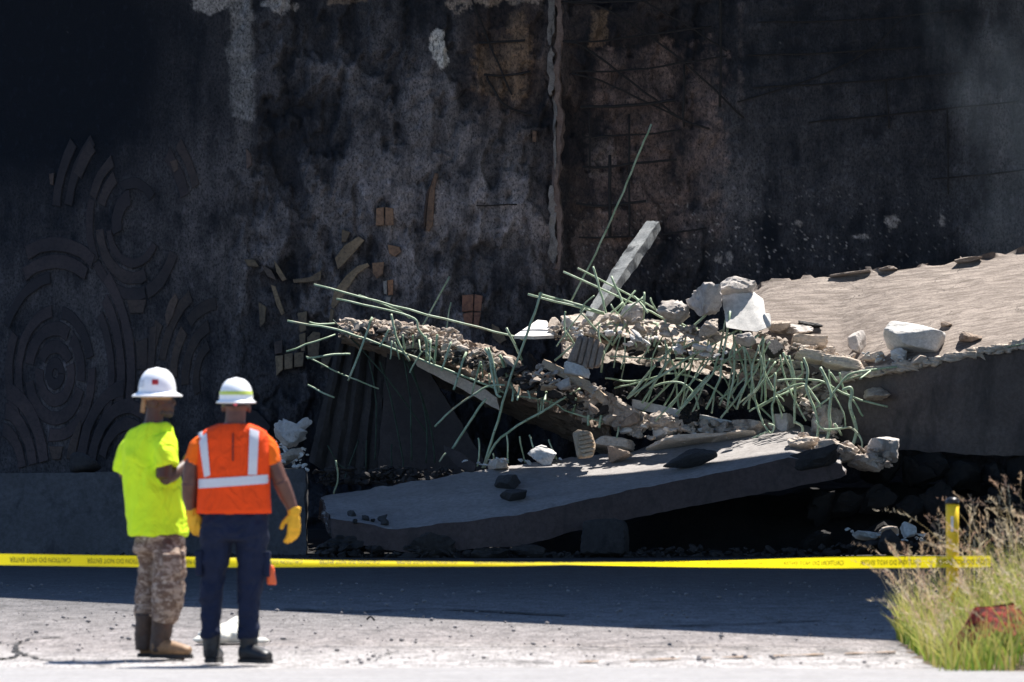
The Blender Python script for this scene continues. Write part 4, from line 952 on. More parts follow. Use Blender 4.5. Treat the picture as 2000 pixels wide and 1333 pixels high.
# on the tan slab
C('concrete_chunk', 1789, 661, on_slab(stE, 1789, 693), 130, 78, 0.5, 181, 'white_conc', 'biggest pale grey boulder resting on the tan slab', roll=10, rx=-24, rough=0.03, extra=7, sharp=22, sub=5)
C('concrete_chunk', 1757, 692, on_slab(stE, 1757, 707), 36, 36, 0.22, 82, 'white_conc', 'small pale rock before the biggest boulder on the tan slab', rough=0.08)
C('concrete_chunk', 1798, 704, on_slab(stE, 1798, 713), 38, 22, 0.2, 83, 'tan_plate', 'small rounded tan rock under the front of the biggest boulder', rough=0.05)
C('concrete_chunk', 1671, 670, on_slab(stE, 1671, 692), 46, 54, 0.28, 84, 'concrete', 'angular grey chunk standing left of the biggest boulder', roll=-14, rough=0.05, extra=6, sharp=24)
C('concrete_chunk', 1846, 635, on_slab(stE, 1846, 640), 30, 14, 0.15, 85, 'rust_brown', 'small brown block behind the biggest boulder', roll=12)
C('concrete_chunk', 1888, 660, on_slab(stE, 1888, 670), 60, 24, 0.22, 86, 'rust_brown', 'brown slanted fragment right of the biggest boulder', roll=16, rough=0.12)
C('concrete_plate', 1577, 672, on_slab(stE, 1577, 683), 78, 28, 0.35, 87, 'tan_plate', 'flat squared plate lying left of the angular chunk, the upper one', 'concrete plate', roll=6, sharp=26, jitter=0.1)
C('concrete_plate', 1584, 700, on_slab(stE, 1584, 710), 66, 26, 0.3, 88, 'tan_plate', 'flat squared plate just below the upper plate', 'concrete plate', roll=12, sharp=26, jitter=0.1)
C('concrete_plate', 1652, 716, on_slab(stE, 1652, 726), 104, 26, 0.35, 89, 'tan_plate', 'long wedge plate at the front corner of the tan slab', 'concrete plate', roll=14, sharp=26, jitter=0.15)
C('charred_lump', 1582, 636, on_slab(stE, 1582, 641), 52, 14, 0.2, 90, 'soot_black', 'thin black charred scrap on the near left of the tan slab', 'charred lump', roll=4, rough=0.15)
C('concrete_chunk', 1560, 645, on_slab(stE, 1560, 655), 64, 26, 0.3, 91, 'concrete', 'pale broken chunk beneath the black scrap', rough=0.12)
C('concrete_chunk', 1508, 684, on_slab(stE, 1508, 700), 46, 40, 0.28, 92, 'asphalt_lump', 'dark bluish boulder behind the hanging bars', rough=0.05)
C('concrete_chunk', 1622, 690, on_slab(stE, 1622, 701), 34, 28, 0.2, 93, 'fracture', 'crumbly brown lump between the squared plates and the angular chunk', rough=0.14)
C('concrete_chunk', 1705, 700, on_slab(stE, 1705, 708), 60, 20, 0.22, 94, 'tan_plate', 'low tan chunk at the front of the tan slab below the angular chunk', rough=0.08)
C('concrete_chunk', 1708, 770, 75.62, 62, 34, 0.25, 95, 'fracture', 'broken tan corner jutting from the dark face of the deck slab', rough=0.08, sharp=24)
C('concrete_chunk', 1520, 640, on_slab(stE, 1520, 650), 50, 26, 0.25, 96, 'fracture', 'tan chunk at the right foot of the white block', rough=0.1)
C('concrete_chunk', 1456, 664, 75.7, 44, 26, 0.25, 97, 'concrete', 'grey chunk under the white block behind the bars', rough=0.1)
# on the ground
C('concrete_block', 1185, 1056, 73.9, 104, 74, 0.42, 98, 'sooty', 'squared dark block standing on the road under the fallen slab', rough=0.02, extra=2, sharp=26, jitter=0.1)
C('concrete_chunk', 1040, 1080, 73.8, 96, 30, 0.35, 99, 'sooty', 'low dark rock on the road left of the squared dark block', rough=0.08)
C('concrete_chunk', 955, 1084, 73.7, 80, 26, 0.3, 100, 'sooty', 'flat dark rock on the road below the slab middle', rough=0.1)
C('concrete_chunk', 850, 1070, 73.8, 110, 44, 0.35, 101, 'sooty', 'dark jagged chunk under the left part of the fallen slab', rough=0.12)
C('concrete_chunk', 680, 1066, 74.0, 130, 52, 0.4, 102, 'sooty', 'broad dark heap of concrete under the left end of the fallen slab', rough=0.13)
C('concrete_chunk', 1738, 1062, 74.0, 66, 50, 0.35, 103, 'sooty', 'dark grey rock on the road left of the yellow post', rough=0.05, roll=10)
C('concrete_chunk', 1692, 1046, 74.3, 56, 16, 0.25, 104, 'white_conc', 'pale flat rock beside the dark rock near the yellow post', roll=6)  # these pale rocks stand in for stones lit by leaking sun
C('concrete_chunk', 1775, 1036, 74.3, 34, 32, 0.2, 105, 'white_conc', 'pale round rock behind the grass left of the yellow post')
C('concrete_chunk', 1738, 1036, 74.5, 46, 20, 0.25, 106, 'tan_plate', 'small tan slab piece above the dark rock near the yellow post')
# dark boulders beneath the deck slab
rr = np.random.RandomState(12)
for k in range(26):
    x = 1610 + (k % 9) * 56 + rr.uniform(-18, 18); row = k // 9; y = 1050 - row * 62 + rr.uniform(-14, 14)
    if x < 1700 and row == 2: continue
    C('boulder', x, y, 75.0 + row * 0.28, rr.uniform(62, 110), rr.uniform(50, 80), 0.5, 200 + k, 'shade_dark_rock', 'dark boulder in the shaded heap beneath the tan deck slab', 'boulder', roll=rr.uniform(-30, 30), sub=3, rough=0.16, jitter=0.6, group='boulders heaped beneath the deck slab')
# crumbs and small rubble nobody could count
def rubble(name, spots, label, mat, seed):
    r = np.random.RandomState(seed); mb = MB()
    base = [rock_vf((1, 1, 1), 500 + q, 2, 0.05, 6, 44, 0.5) for q in range(12)]
    for (x0, y0, x1, y1, wid, Y0, Y1, n, s0, s1) in spots:
        for k in range(n):
            t = r.uniform(); x = x0 + (x1 - x0) * t + r.normal() * 3; y = y0 + (y1 - y0) * t + r.uniform(-wid, wid)
            s = s0 * (s1 / s0) ** (r.uniform() ** 1.7)
            v, f = base[(6 + r.randint(6)) if s > 0.09 else r.randint(6)]
            v = (v * np.array((r.uniform(.7, 1.9), r.uniform(.6, 1.2), r.uniform(.3, .9))) * s) @ rotm(*r.uniform(-40, 40, 3)).T
            mb.add(v + np.array(P(x, y, Y0 + (Y1 - Y0) * t + r.uniform(-.1, .1))), f)
    o = mb.build(name, M[mat], None, False); tag(o, label, 'rubble', None, 'stuff'); return o
rubble('tan_rubble', [(690, 640, 1000, 716, 12, 76.45, 76.05, 26, .09, .20), (1000, 720, 1190, 812, 12, 76.0, 75.9, 18, .09, .20), (1120, 655, 1450, 700, 12, 76.45, 76.15, 30, .09, .22), (1450, 700, 1640, 770, 20, 76.15, 76.0, 18, .09, .22), (1210, 812, 1560, 846, 8, 76.05, 75.95, 22, .08, .2), (670, 634, 900, 656, 13, 76.58, 76.42, 260, .02, .10), (760, 650, 1000, 722, 22, 76.3, 76.15, 300, .02, .12), (980, 716, 1190, 816, 20, 76.12, 75.98, 300, .02, .13),
    (1040, 720, 1180, 770, 14, 75.6, 75.5, 80, .03, .10), (1120, 650, 1440, 700, 15, 76.5, 76.2, 330, .02, .13), (1180, 628, 1400, 656, 12, 76.05, 75.8, 140, .03, .12), (1440, 700, 1640, 770, 26, 76.15, 76.0, 330, .02, .14),
    (1200, 820, 1560, 852, 10, 76.02, 75.95, 300, .02, .13), (1240, 856, 1560, 868, 7, 75.85, 75.6, 70, .02, .06), (1560, 862, 1740, 900, 16, 75.05, 75.0, 150, .02, .12), (1480, 660, 1700, 720, 12, 76.2, 75.85, 150, .02, .11), (1080, 650, 1160, 650, 16, 76.2, 76.1, 60, .03, .12), (1560, 780, 1640, 850, 14, 75.75, 75.6, 90, .02, .1)],
    'tan crumbs and small broken concrete strewn over the collapsed slabs', 'fracture', 5)
rubble('pale_rubble', [(1120, 645, 1420, 690, 14, 75.85, 75.6, 60, .03, .10), (1200, 836, 1560, 856, 8, 75.98, 75.9, 60, .03, .10), (1690, 694, 1780, 706, 8, 75.6, 75.55, 26, .02, .06), (530, 890, 600, 912, 9, 75.3, 75.2, 40, .02, .08), (536, 870, 598, 886, 8, 75.3, 75.3, 18, .03, .08), (1650, 1040, 1810, 1052, 8, 74.3, 74.3, 24, .02, .07), (900, 905, 1100, 895, 6, 75.4, 75.3, 24, .02, .05)],
    'scattered pale concrete bits among the collapsed slabs', 'white_conc', 8)
C('charred_lump', 1040, 712, 76.0, 34, 78, 0.2, 137, 'soot_black', 'black charred splinter standing at the head of the tan plank', 'charred lump', roll=-28, rough=0.18)
C('charred_lump', 1058, 762, 75.85, 18, 40, 0.12, 138, 'soot_black', 'small black charred sliver between green stubs below the plank head', 'charred lump', roll=6, rough=0.18)
rubble('dark_rubble', [(680, 644, 1000, 722, 16, 76.4, 76.08, 110, .04, .12), (980, 720, 1190, 812, 18, 75.98, 75.9, 80, .04, .13), (1150, 660, 1600, 740, 18, 76.3, 76.05, 90, .04, .12), (620, 930, 900, 930, 16, 76.2, 76.0, 220, .03, .10), (620, 1075, 900, 1082, 12, 73.9, 73.8, 200, .03, .14), (900, 1084, 1300, 1086, 7, 73.8, 73.8, 160, .02, .09), (1250, 1080, 1640, 1082, 10, 74.2, 74.2, 200, .02, .10), (1600, 1075, 2060, 1070, 12, 74.2, 74.2, 160, .02, .12), (0, 1086, 620, 1087, 5, 74.2, 74.0, 120, .02, .06), (1190, 760, 1560, 800, 14, 76.4, 76.2, 120, .04, .14)],  # spots along the slab edges are dark pieces standing in for shaded gaps
    'dark sooty rubble at the foot of the collapse, dark pieces as shaded gaps along the slab edges', 'sooty', 11)

# dark heap added under the slabs to block stray sunlight and the view
hx = np.linspace(-2.6, 8.0, 150); hy = np.linspace(75.2, 78.95, 60)
HX, HY = np.meshgrid(hx, hy); hp = np.stack([HX.ravel(), HY.ravel(), np.zeros(HX.size)], 1)
hp[:, 2] = (0.15 + 0.42 * sstep(0.2, 2.2, hp[:, 0])) * sstep(75.2, 76.3, hp[:, 1]) * (1 + 0.5 * fbm(hp * 1.3, 3, seed=4)) + 0.06 * np.abs(fbm(hp * 5, 4, 0.65, seed=5)) - 0.03
i_ = np.arange(150 * 60).reshape(60, 150)
o = mk('light_block_heap', hp, np.stack([i_[:-1, :-1], i_[:-1, 1:], i_[1:, 1:], i_[1:, :-1]], -1).reshape(-1, 4), M['shade_dark_rock']); tag(o, 'dark heap added under the slabs to block stray sunlight', 'debris', None, 'stuff')

# ------------------------------------------------------------------ caution tape with its half twist
def tape_mat():
    m, nt, b = new_mat('yellow_tape_film')
    b.inputs['Base Color'].default_value = (0.86, 0.70, 0.008, 1); b.inputs['Roughness'].default_value = 0.32
    tr = nt.nodes.new('ShaderNodeBsdfTranslucent'); tr.inputs[0].default_value = (0.95, 0.80, 0.01, 1)
    mx = nt.nodes.new('ShaderNodeMixShader'); mx.inputs[0].default_value = 0.5
    nt.links.new(b.outputs[0], mx.inputs[1]); nt.links.new(tr.outputs[0], mx.inputs[2])
    nt.links.new(mx.outputs[0], nt.nodes['Material Output'].inputs[0])
    return m
M['tape'] = tape_mat(); M['ink'] = paint('tape_ink', (0.05, 0.045, 0.01), 0.6)
TW = 0.074; TXA, TXB = -60.0, 1935.0; YT = 52.4
def tape_point(px, u, off=0.0):
    """px along the tape, u in -1..1 across it, off = distance off the film"""
    kx = [-60, 0, 270, 600, 1000, 1400, 1700, 1860, 1935]; ky = [1092, 1093, 1097, 1101, 1104, 1102, 1099, 1098, 1097]
    py = np.interp(px, kx, ky)
    tw = math.radians(np.interp(px, [-60, 270, 480, 800, 1000, 1250, 1450, 1640, 1935], [4, 12, 38, 62, 84, 106, 132, 172, 178]))
    tw += 0.08 * math.sin(px * 0.011)
    curl = 2.0 * math.sin(math.pi * np.clip((px - 250) / 1350, 0, 1))         # the film curls where it twists
    a = u * curl / 2
    if curl > 0.02: lx, ly = math.sin(a) / curl * TW, (math.cos(a) - math.cos(curl / 2)) / curl * TW
    else: lx, ly = u * TW / 2, 0.0
    nx, ny = math.sin(a), math.cos(a)
    lx += nx * off; ly += ny * off
    z = lx * math.cos(tw) + ly * math.sin(tw); y = -ly * math.cos(tw) + lx * math.sin(tw)
    c = P(px, py, YT)
    return (c.x, c.y + y, c.z + z)
nt_, nu = 150, 9
tv = [tape_point(TXA + (TXB - TXA) * i / (nt_ - 1), -1 + 2 * j / (nu - 1)) for i in range(nt_) for j in range(nu)]
tf = [(i*nu + j, (i+1)*nu + j, (i+1)*nu + j + 1, i*nu + j + 1) for i in range(nt_ - 1) for j in range(nu - 1)]
tape = mk('caution_tape', tv, tf, M['tape'])
tag(tape, 'yellow caution tape stretched across the road at thigh height', 'caution tape')
fc = bpy.data.curves.new('lettering', 'FONT'); fc.body = 'CAUTION DO NOT ENTER'; fc.size = 1.0; fc.resolution_u = 2
fo = bpy.data.objects.new('lettering_source', fc); COL.objects.link(fo)
bpy.context.view_layer.update()
tm = bpy.data.meshes.new_from_object(fo.evaluated_get(bpy.context.evaluated_depsgraph_get()))
bm = bmesh.new(); bm.from_mesh(tm); bmesh.ops.triangulate(bm, faces=bm.faces); bmesh.ops.subdivide_edges(bm, edges=[e for e in bm.edges if e.calc_length() > 0.4], cuts=1); bmesh.ops.triangulate(bm, faces=bm.faces)
tco = np.array([q.co[:] for q in bm.verts]); tfa = [tuple(q.index for q in f.verts) for f in bm.faces]; bm.free()
bpy.data.objects.remove(fo); bpy.data.curves.remove(fc); bpy.data.meshes.remove(tm)
tco[:, 0] -= tco[:, 0].min(); wT = tco[:, 0].max(); hT = tco[:, 1].max()
start = -132.0
while start < 1880:
    # printed the right way up on the far side of the film: read upside down at the left, mirrored after the twist
    vs = []; mb = MB()
    for off in (0.0012, -0.0012):
        vs = [tape_point(start + 119 * (1 - c[0] / wT), -(c[1] / hT - 0.5) * 0.86, off) for c in tco]
        mb.add(vs, tfa)
    mb.build('lettering', M['ink'], tape, None)
    start += 151

# ------------------------------------------------------------------ yellow post
post = empty('yellow_post', P(1860, 1255, 52.4)); post.location.z = 0.0
tag(post, 'yellow plastic marker post with black cap standing in the tall grass', 'post')
M['post'] = paint('yellow_plastic', (0.88, 0.58, 0.012), 0.5, 0.12, 14)
M['black'] = paint('black_plastic', (0.012, 0.012, 0.013), 0.35, 0.1)
pc = P(1860, 985, 52.45)
v, f = tube([(pc.x, pc.y, z) for z in (0.0, 0.3, 0.6, 0.8, pc.z)], [0.036, 0.038, 0.041, 0.043, 0.044], 18); mk('post_tube', v, f, M['post'], post)
v, f = tube([(pc.x, pc.y, pc.z + z) for z in (0.0005, 0.012, 0.028, 0.040, 0.046)], [0.047, 0.048, 0.045, 0.034, 0.012], 18); mk('cap', v, f, M['black'], post)
v, f = box_vf((pc.x - 0.004, pc.y - 0.0445, pc.z - 0.13), (0.018, 0.004, 0.10)); mk('sticker', v, f, M['pale_smooth'], post, False)

# ------------------------------------------------------------------ curved red panel lying in the grass
M['red'] = paint('weathered_red_paint', (0.40, 0.040, 0.016), 0.85, 0.43, 26, bumpd=0.03)
rp = empty('red_panel', P(1945, 1290, 48.9)); tag(rp, 'dirty red curved metal panel lying in the grass at the right', 'panel')
st = []
for k in range(8):
    a = math.radians(188 - k * 23); cx, cy = 1952, 1286
    R1 = 90 + (0, 7, -5, 6, -4, 5, -6, 0)[k]; R0 = 50 + (0, -6, 5, -4, 6, -3, 4, 0)[k]
    o1 = (cx + R1 * math.cos(a), cy - R1 * 1.18 * math.sin(a)); o0 = (cx + R0 * math.cos(a), cy - R0 * 1.0 * math.sin(a))
    st.append([P(*o1, 48.85), P(*o0, 48.7), P(*o0, 48.74), P(*o1, 48.89)])
slab('arched_sheet', st, 'red', parent=rp, ds=0.03, amp=(0.003, 0.004, 0.003, 0.003, 0.004), seed=1)
st2 = [[p[0] + Vector((0, 0.30, -0.02)), p[0] + Vector((0, 0.0, 0.004)), p[0] + Vector((0, 0.0, 0.0)) + Vector((0, 0.02, -0.014)), p[0] + Vector((0, 0.30, -0.04))] for p in st]
slab('rim', st2, 'red', parent=rp, ds=0.04, amp=(0.003, 0.003, 0.003, 0.003, 0.003), seed=2)

# ------------------------------------------------------------------ grass
def grass_mat():
    m, nt, b = new_mat('grass_blades')
    a = nt.nodes.new('ShaderNodeAttribute'); a.attribute_name = 'col'
    nt.links.new(a.outputs['Color'], b.inputs['Base Color']); b.inputs['Roughness'].default_value = 0.6
    tr = nt.nodes.new('ShaderNodeBsdfTranslucent'); nt.links.new(a.outputs['Color'], tr.inputs[0])
    mx = nt.nodes.new('ShaderNodeMixShader'); mx.inputs[0].default_value = 0.45
    nt.links.new(b.outputs[0], mx.inputs[1]); nt.links.new(tr.outputs[0], mx.inputs[2])
    nt.links.new(mx.outputs[0], nt.nodes['Material Output'].inputs[0])
    return m
M['grass'] = grass_mat()
M['soil'] = concrete('dry_soil', (0.20, 0.15, 0.10), (0.12, 0.09, 0.06), None, scale=2, bumpd=0.02)
r = np.random.RandomState(21)
# low mound of soil the grass grows from
gxm = np.linspace(2.36, 7.0, 40); gym = np.linspace(47.9, 54.2, 40)
MX, MY = np.meshgrid(gxm, gym); pm = np.stack([MX.ravel(), MY.ravel(), np.zeros(MX.size)], 1)
def mound(x, y): return 0.12 * sstep(2.42, 3.3, x) * sstep(47.9, 48.7, y) * (1 - sstep(53.4, 54.2, y))
pm[:, 2] = mound(pm[:, 0], pm[:, 1]) + 0.03 * fbm(pm * 2.2, 3, seed=2) * sstep(2.36, 2.7, pm[:, 0]) - 0.01
i_ = np.arange(1600).reshape(40, 40)
o = mk('verge', pm, np.stack([i_[:-1, :-1], i_[:-1, 1:], i_[1:, 1:], i_[1:, :-1]], -1).reshape(-1, 4), M['soil']); tag(o, kind='structure')
def blades(n, kind):
    V = []; Cc = []; Fq = []; base = 0
    gxy = np.stack([2.58 + 3.2 * r.uniform(size=n) ** 1.35, r.uniform(48.15, 53.6, n), np.zeros(n)], 1)
    dens = fbm(gxy * np.array((1.6, 1.2, 0)), 2, seed=5)
    for k in range(n):
        x, y = gxy[k, 0], gxy[k, 1]
        if kind == 'green' and k % 30 == 0: x = r.uniform(2.62, 3.5); y = r.uniform(48.1, 48.62)
        elif y < 52.4 and x < 3.2 and r.uniform() < 0.5: continue
        if dens[k] < -0.15 and r.uniform() < 0.5: continue
        near_edge = np.clip((x - 2.5) / 0.9, 0, 1)
        z0 = float(mound(np.array([x]), np.array([y]))[0]) - 0.02
        if kind == 'green': h = r.uniform(0.25, 0.66) * (0.55 + 0.5 * near_edge) * (0.72 + 0.28 * sstep(48.6, 51.0, y)); w = r.uniform(.004, .0075); lean = r.normal(0, .32)
        elif kind == 'stalk': h = r.uniform(0.55, 1.02) * (0.62 + 0.40 * near_edge) * (0.62 + 0.38 * sstep(49.0, 52.8, y)); w = r.uniform(.002, .0034); lean = r.normal(-0.08, .24)
        else: h = r.uniform(0.08, 0.25); w = r.uniform(.010, .022); lean = r.normal(0, .6)
        if kind == 'weed' and (x < 3.0 or y > 49.5): continue
        ldir = r.uniform(-1, 1); segs = 5
        t = np.linspace(0, 1, segs + 1)
        cx = x + lean * h * t ** 1.9; cy = y + ldir * 0.25 * h * t ** 1.8; cz = z0 + h * (t - 0.18 * abs(lean) * t ** 2.5)
        wd_ = w * (1 - t ** 2.0 * 0.92) if kind != 'weed' else w * np.sin(math.pi * np.clip(t * 0.85 + 0.12, 0, 1))
        ang = r.uniform(0, math.pi); ax_ = np.array((math.cos(ang), math.sin(ang)))
        L = np.stack([cx - wd_ * ax_[0], cy - wd_ * ax_[1], cz], 1); R = np.stack([cx + wd_ * ax_[0], cy + wd_ * ax_[1], cz], 1)
        v = np.empty((2 * (segs + 1), 3)); v[0::2] = L; v[1::2] = R
        if kind == 'green':
            c0 = np.array([(0.20, 0.31, 0.03), (0.30, 0.38, 0.045), (0.40, 0.37, 0.07), (0.14, 0.27, 0.03), (0.44, 0.37, 0.12)][r.randint(5)])
            tip = np.array((0.46, 0.43, 0.12))
        elif kind == 'stalk': c0 = np.array((0.36, 0.35, 0.10)) * r.uniform(.8, 1.1); tip = np.array((0.62, 0.47, 0.28)) * r.uniform(.75, 1.1)
        else: c0 = np.array((0.09, 0.22, 0.03)) * r.uniform(.8, 1.5); tip = c0
        c = c0 + (tip - c0) * np.repeat(t ** (1.6 if kind == 'green' else 0.9), 2)[:, None]
        V.append(v); Cc.append(c)
        for s in range(segs):
            q = base + 2 * s; Fq.append((q, q + 1, q + 3, q + 2))
        base += len(v)
        if kind == 'stalk':                                     # feathery seed head
            dirv = np.array((cx[-1] - cx[-2], cy[-1] - cy[-2], cz[-1] - cz[-2])); dirv /= np.linalg.norm(dirv)
            tipp = np.array((cx[-1], cy[-1], cz[-1])); hl = r.uniform(.10, .24)
            hc = np.array([(0.52, 0.37, 0.24), (0.62, 0.49, 0.32), (0.45, 0.29, 0.20), (0.66, 0.55, 0.37)][r.randint(4)])
            droop = np.array((lean * 0.9, 0, -0.35))
            for s in range(16):
                tt = s / 16; p0 = tipp - dirv * hl * 0.6 + (dirv + droop * tt * 0.8) * hl * tt
                dd = dirv * 0.9 + r.normal(size=3) * 0.55; dd /= np.linalg.norm(dd); ln = r.uniform(.018, .045) * (1.1 - 0.5 * tt); sw = r.normal(size=3); sw -= dd * sw.dot(dd); sw *= 0.0022 / np.linalg.norm(sw)
                V.append(np.array([p0 - sw, p0 + sw, p0 + dd * ln + sw * 0.7, p0 + dd * ln - sw * 0.7])); Cc.append(np.tile(hc * r.uniform(.8, 1.15), (4, 1)))
                Fq.append((base, base + 1, base + 2, base + 3)); base += 4
    return np.concatenate(V), np.array(Fq), np.concatenate(Cc)
for kind, n, lb in (('green', 9000, 'green and yellowing tall grass around the yellow post'), ('stalk', 1150, 'dry tan seed heads rising above the roadside grass'), ('weed', 1400, 'low bright green weeds at the right foot of the grass')):
    v, f, c = blades(n, kind)
    o = mk({'green': 'tall_grass', 'stalk': 'seed_grass', 'weed': 'weeds'}[kind], v, f, M['grass'], None, True, c); tag(o, lb, 'grass', None, 'stuff')

# ------------------------------------------------------------------ gravel and grit on the road
M['grit'] = concrete('road_grit', (0.30, 0.28, 0.27), (0.20, 0.185, 0.18), None, scale=4, bumpd=0.003)
mb = MB(); base_r = [rock_vf((1, 1, 0.7), 700 + q, 1, 0.1) for q in range(5)]
for k in range(1900):
    y = r.uniform(49, 66); x = r.uniform(-4.6, 4.4) * y / 62
    if x > 2.4 and y < 54: continue
    s = 0.005 * (8.0 ** (r.uniform() ** 3)); v, f = base_r[r.randint(5)]
    mb.add(v * s + np.array((x, y, 0.006 + s * 0.25)), f)
o = mb.build('gravel', M['grit']); tag(o, 'loose grit scattered over the road surface', 'gravel', None, 'stuff')
v, f = tube(catmull([P(716, 1216, 57.0), P(724, 1210, 57.0), P(732, 1218, 57.0)], 4), 0.008, 6)
o = mk('twig', v, f, M['burnt_bar']); o.location.z = 0.0; tag(o, 'small dark twig lying on the sunny road right of the workers', 'twig')

# ------------------------------------------------------------------ sandbag
M['canvas'] = paint('white_canvas', (0.72, 0.70, 0.62), 0.9, 0.12, 25, 0.2, 0.006)
def remesh(parts, vox, smooth=6, fold=0.0, ffreq=9.0, fs=0, fstretch=(1, 1, 1)):
    mb = MB()
    for v, f in parts: mb.add(v, f)
    me = mesh_data('tmp', mb.verts(), mb.f)
    ob = bpy.data.objects.new('tmp', me); COL.objects.link(ob)
    md = ob.modifiers.new('r', 'REMESH'); md.mode = 'VOXEL'; md.voxel_size = vox
    ms = ob.modifiers.new('s', 'SMOOTH'); ms.iterations = smooth; ms.factor = 0.5
    bpy.context.view_layer.update()
    ev = ob.evaluated_get(bpy.context.evaluated_depsgraph_get()); m2 = ev.to_mesh()
    v = np.empty(len(m2.vertices) * 3); m2.vertices.foreach_get('co', v); v = v.reshape(-1, 3)
    nn = np.empty(len(m2.vertices) * 3); m2.vertices.foreach_get('normal', nn); nn = nn.reshape(-1, 3)
    f = [tuple(p.vertices) for p in m2.polygons]
    ev.to_mesh_clear(); bpy.data.objects.remove(ob); bpy.data.meshes.remove(me)
    if fold: 
        q = v * np.array(fstretch) * ffreq
        w = fbm(q + 0.6 * np.stack([fbm(v * 4, 2, seed=fs + 1)] * 3, 1), 3, 0.55, seed=fs)
        w = 0.5 * w + 0.5 * (0.25 - np.abs(fbm(q * 0.7, 2, seed=fs + 2)))       # ridged creases
        v = v + nn * (w * fold)[:, None]
    return v, f
def ellipsoid(c, r, sub=3, rot=None):
    d, f = ico(sub); v = d * np.array(r)
    if rot is not None: v = v @ np.array(rot).T
    return v + np.array(c), [tuple(q) for q in f]
parts = [ellipsoid(P(447, 1240, 52.7), (0.21, 0.17, 0.075)), ellipsoid(P(470, 1236, 52.75), (0.13, 0.13, 0.105)), ellipsoid(P(425, 1244, 52.6), (0.11, 0.13, 0.05)), ellipsoid(P(400, 1250, 52.55), (0.09, 0.07, 0.02)), ellipsoid(P(505, 1252, 52.55), (0.07, 0.06, 0.018))]
v, f = remesh(parts, 0.010, 6, 0.03, 9, 4)
v[:, 2] = np.maximum(v[:, 2], 0.012)
o = mk('sandbag', v, f, M['canvas']); tag(o, 'white canvas sandbag slumped on the road behind the orange vest worker', 'sandbag')

# ------------------------------------------------------------------ people
def fabric(name, color, dark=0.75, scale=14, bumpd=0.004, rough=0.85, col2=None, sheen=0.1):
    m, nt, b = new_mat(name)
    co = coords(nt); n1 = noise(nt, co, scale, 4, 0.6); n2 = noise(nt, co, 400, 2, 0.5)
    c = mixc(nt, ramp(nt, n1, [(0.35, 0), (0.65, 1)]), tuple(x * dark for x in color), color)
    nt.links.new(c, b.inputs['Base Color']); b.inputs['Roughness'].default_value = rough; b.inputs['Specular IOR Level'].default_value = 0.2
    n3 = noise(nt, coords(nt, (1.0, 1.0, 0.55)), 7, 3, 0.5, 1.2); bump(nt, b, mixc(nt, 0.25, ramp(nt, n3, [(0.3, 0.0), (0.5, 1.0), (0.7, 0.1)]), n1), 0.8, bumpd * 5); return m
M['hivis'] = fabric('fluorescent_yellow_cloth', (0.68, 0.97, 0.03), 0.95)
M['orange'] = fabric('orange_cloth', (0.95, 0.15, 0.010), 0.92)
M['vest'] = fabric('orange_red_vest', (0.90, 0.075, 0.010), 0.92)
M['silver'] = fabric('reflective_tape', (0.60, 0.61, 0.64), 0.95, 40, 0.001, 0.4)
M['navy'] = fabric('navy_trousers', (0.012, 0.018, 0.042), 0.8)
M['skin_dark'] = paint('dark_brown_skin', (0.075, 0.034, 0.022), 0.5, 0.1, 18, 0.4)
M['skin_brown'] = paint('brown_skin', (0.135, 0.056, 0.037), 0.5, 0.15, 22, 0.4)
M['glove'] = fabric('yellow_leather', (0.80, 0.42, 0.035), 0.85, 25)
M['boot_black'] = paint('black_leather', (0.014, 0.015, 0.018), 0.45, 0.15, 30)
M['boot_brown'] = paint('brown_leather', (0.33, 0.185, 0.085), 0.6, 0.2, 14)
M['boot_shaft'] = paint('dark_brown_leather', (0.085, 0.052, 0.036), 0.65, 0.2, 14)
M['sole'] = paint('rubber_sole', (0.03, 0.028, 0.026), 0.8, 0.1)
M['helmet'] = paint('white_helmet_shell', (0.86, 0.86, 0.85), 0.28, 0.02, 20, 0.5)
M['tan_strap'] = fabric('tan_band', (0.32, 0.20, 0.11), 0.9)
M['decal'] = paint('red_decal', (0.55, 0.03, 0.03), 0.4); M['lime'] = paint('lime_reflector', (0.62, 0.72, 0.12), 0.4)
M['pink'] = paint('pink_knob', (0.85, 0.12, 0.16), 0.4); M['beard'] = fabric('grey_beard', (0.075, 0.06, 0.055), 0.8, 60)
M['canister'] = paint('orange_plastic', (0.85, 0.13, 0.03), 0.4); M['device'] = paint('pale_device', (0.66, 0.67, 0.70), 0.35)
def camo_mat():
    m, nt, b = new_mat('camouflage_cloth')
    n1 = noise(nt, coords(nt, (1.0, 1.0, 1.7)), 13, 6, 0.68, 1.0); n2 = noise(nt, coords(nt, (1, 1, 2.2)), 24, 5, 0.7, 0.8)
    c = mixc(nt, ramp(nt, n1, [(0.44, 0), (0.50, 1)]), (0.33, 0.255, 0.20), (0.15, 0.10, 0.075))
    c = mixc(nt, ramp(nt, n2, [(0.55, 0), (0.60, 1)]), c, (0.42, 0.35, 0.29))
    c = mixc(nt, ramp(nt, n2, [(0.36, 0.8), (0.42, 0)]), c, (0.085, 0.055, 0.045))
    nt.links.new(c, b.inputs['Base Color']); b.inputs['Roughness'].default_value = 0.9; b.inputs['Specular IOR Level'].default_value = 0.15
    return m
M['camo'] = camo_mat()
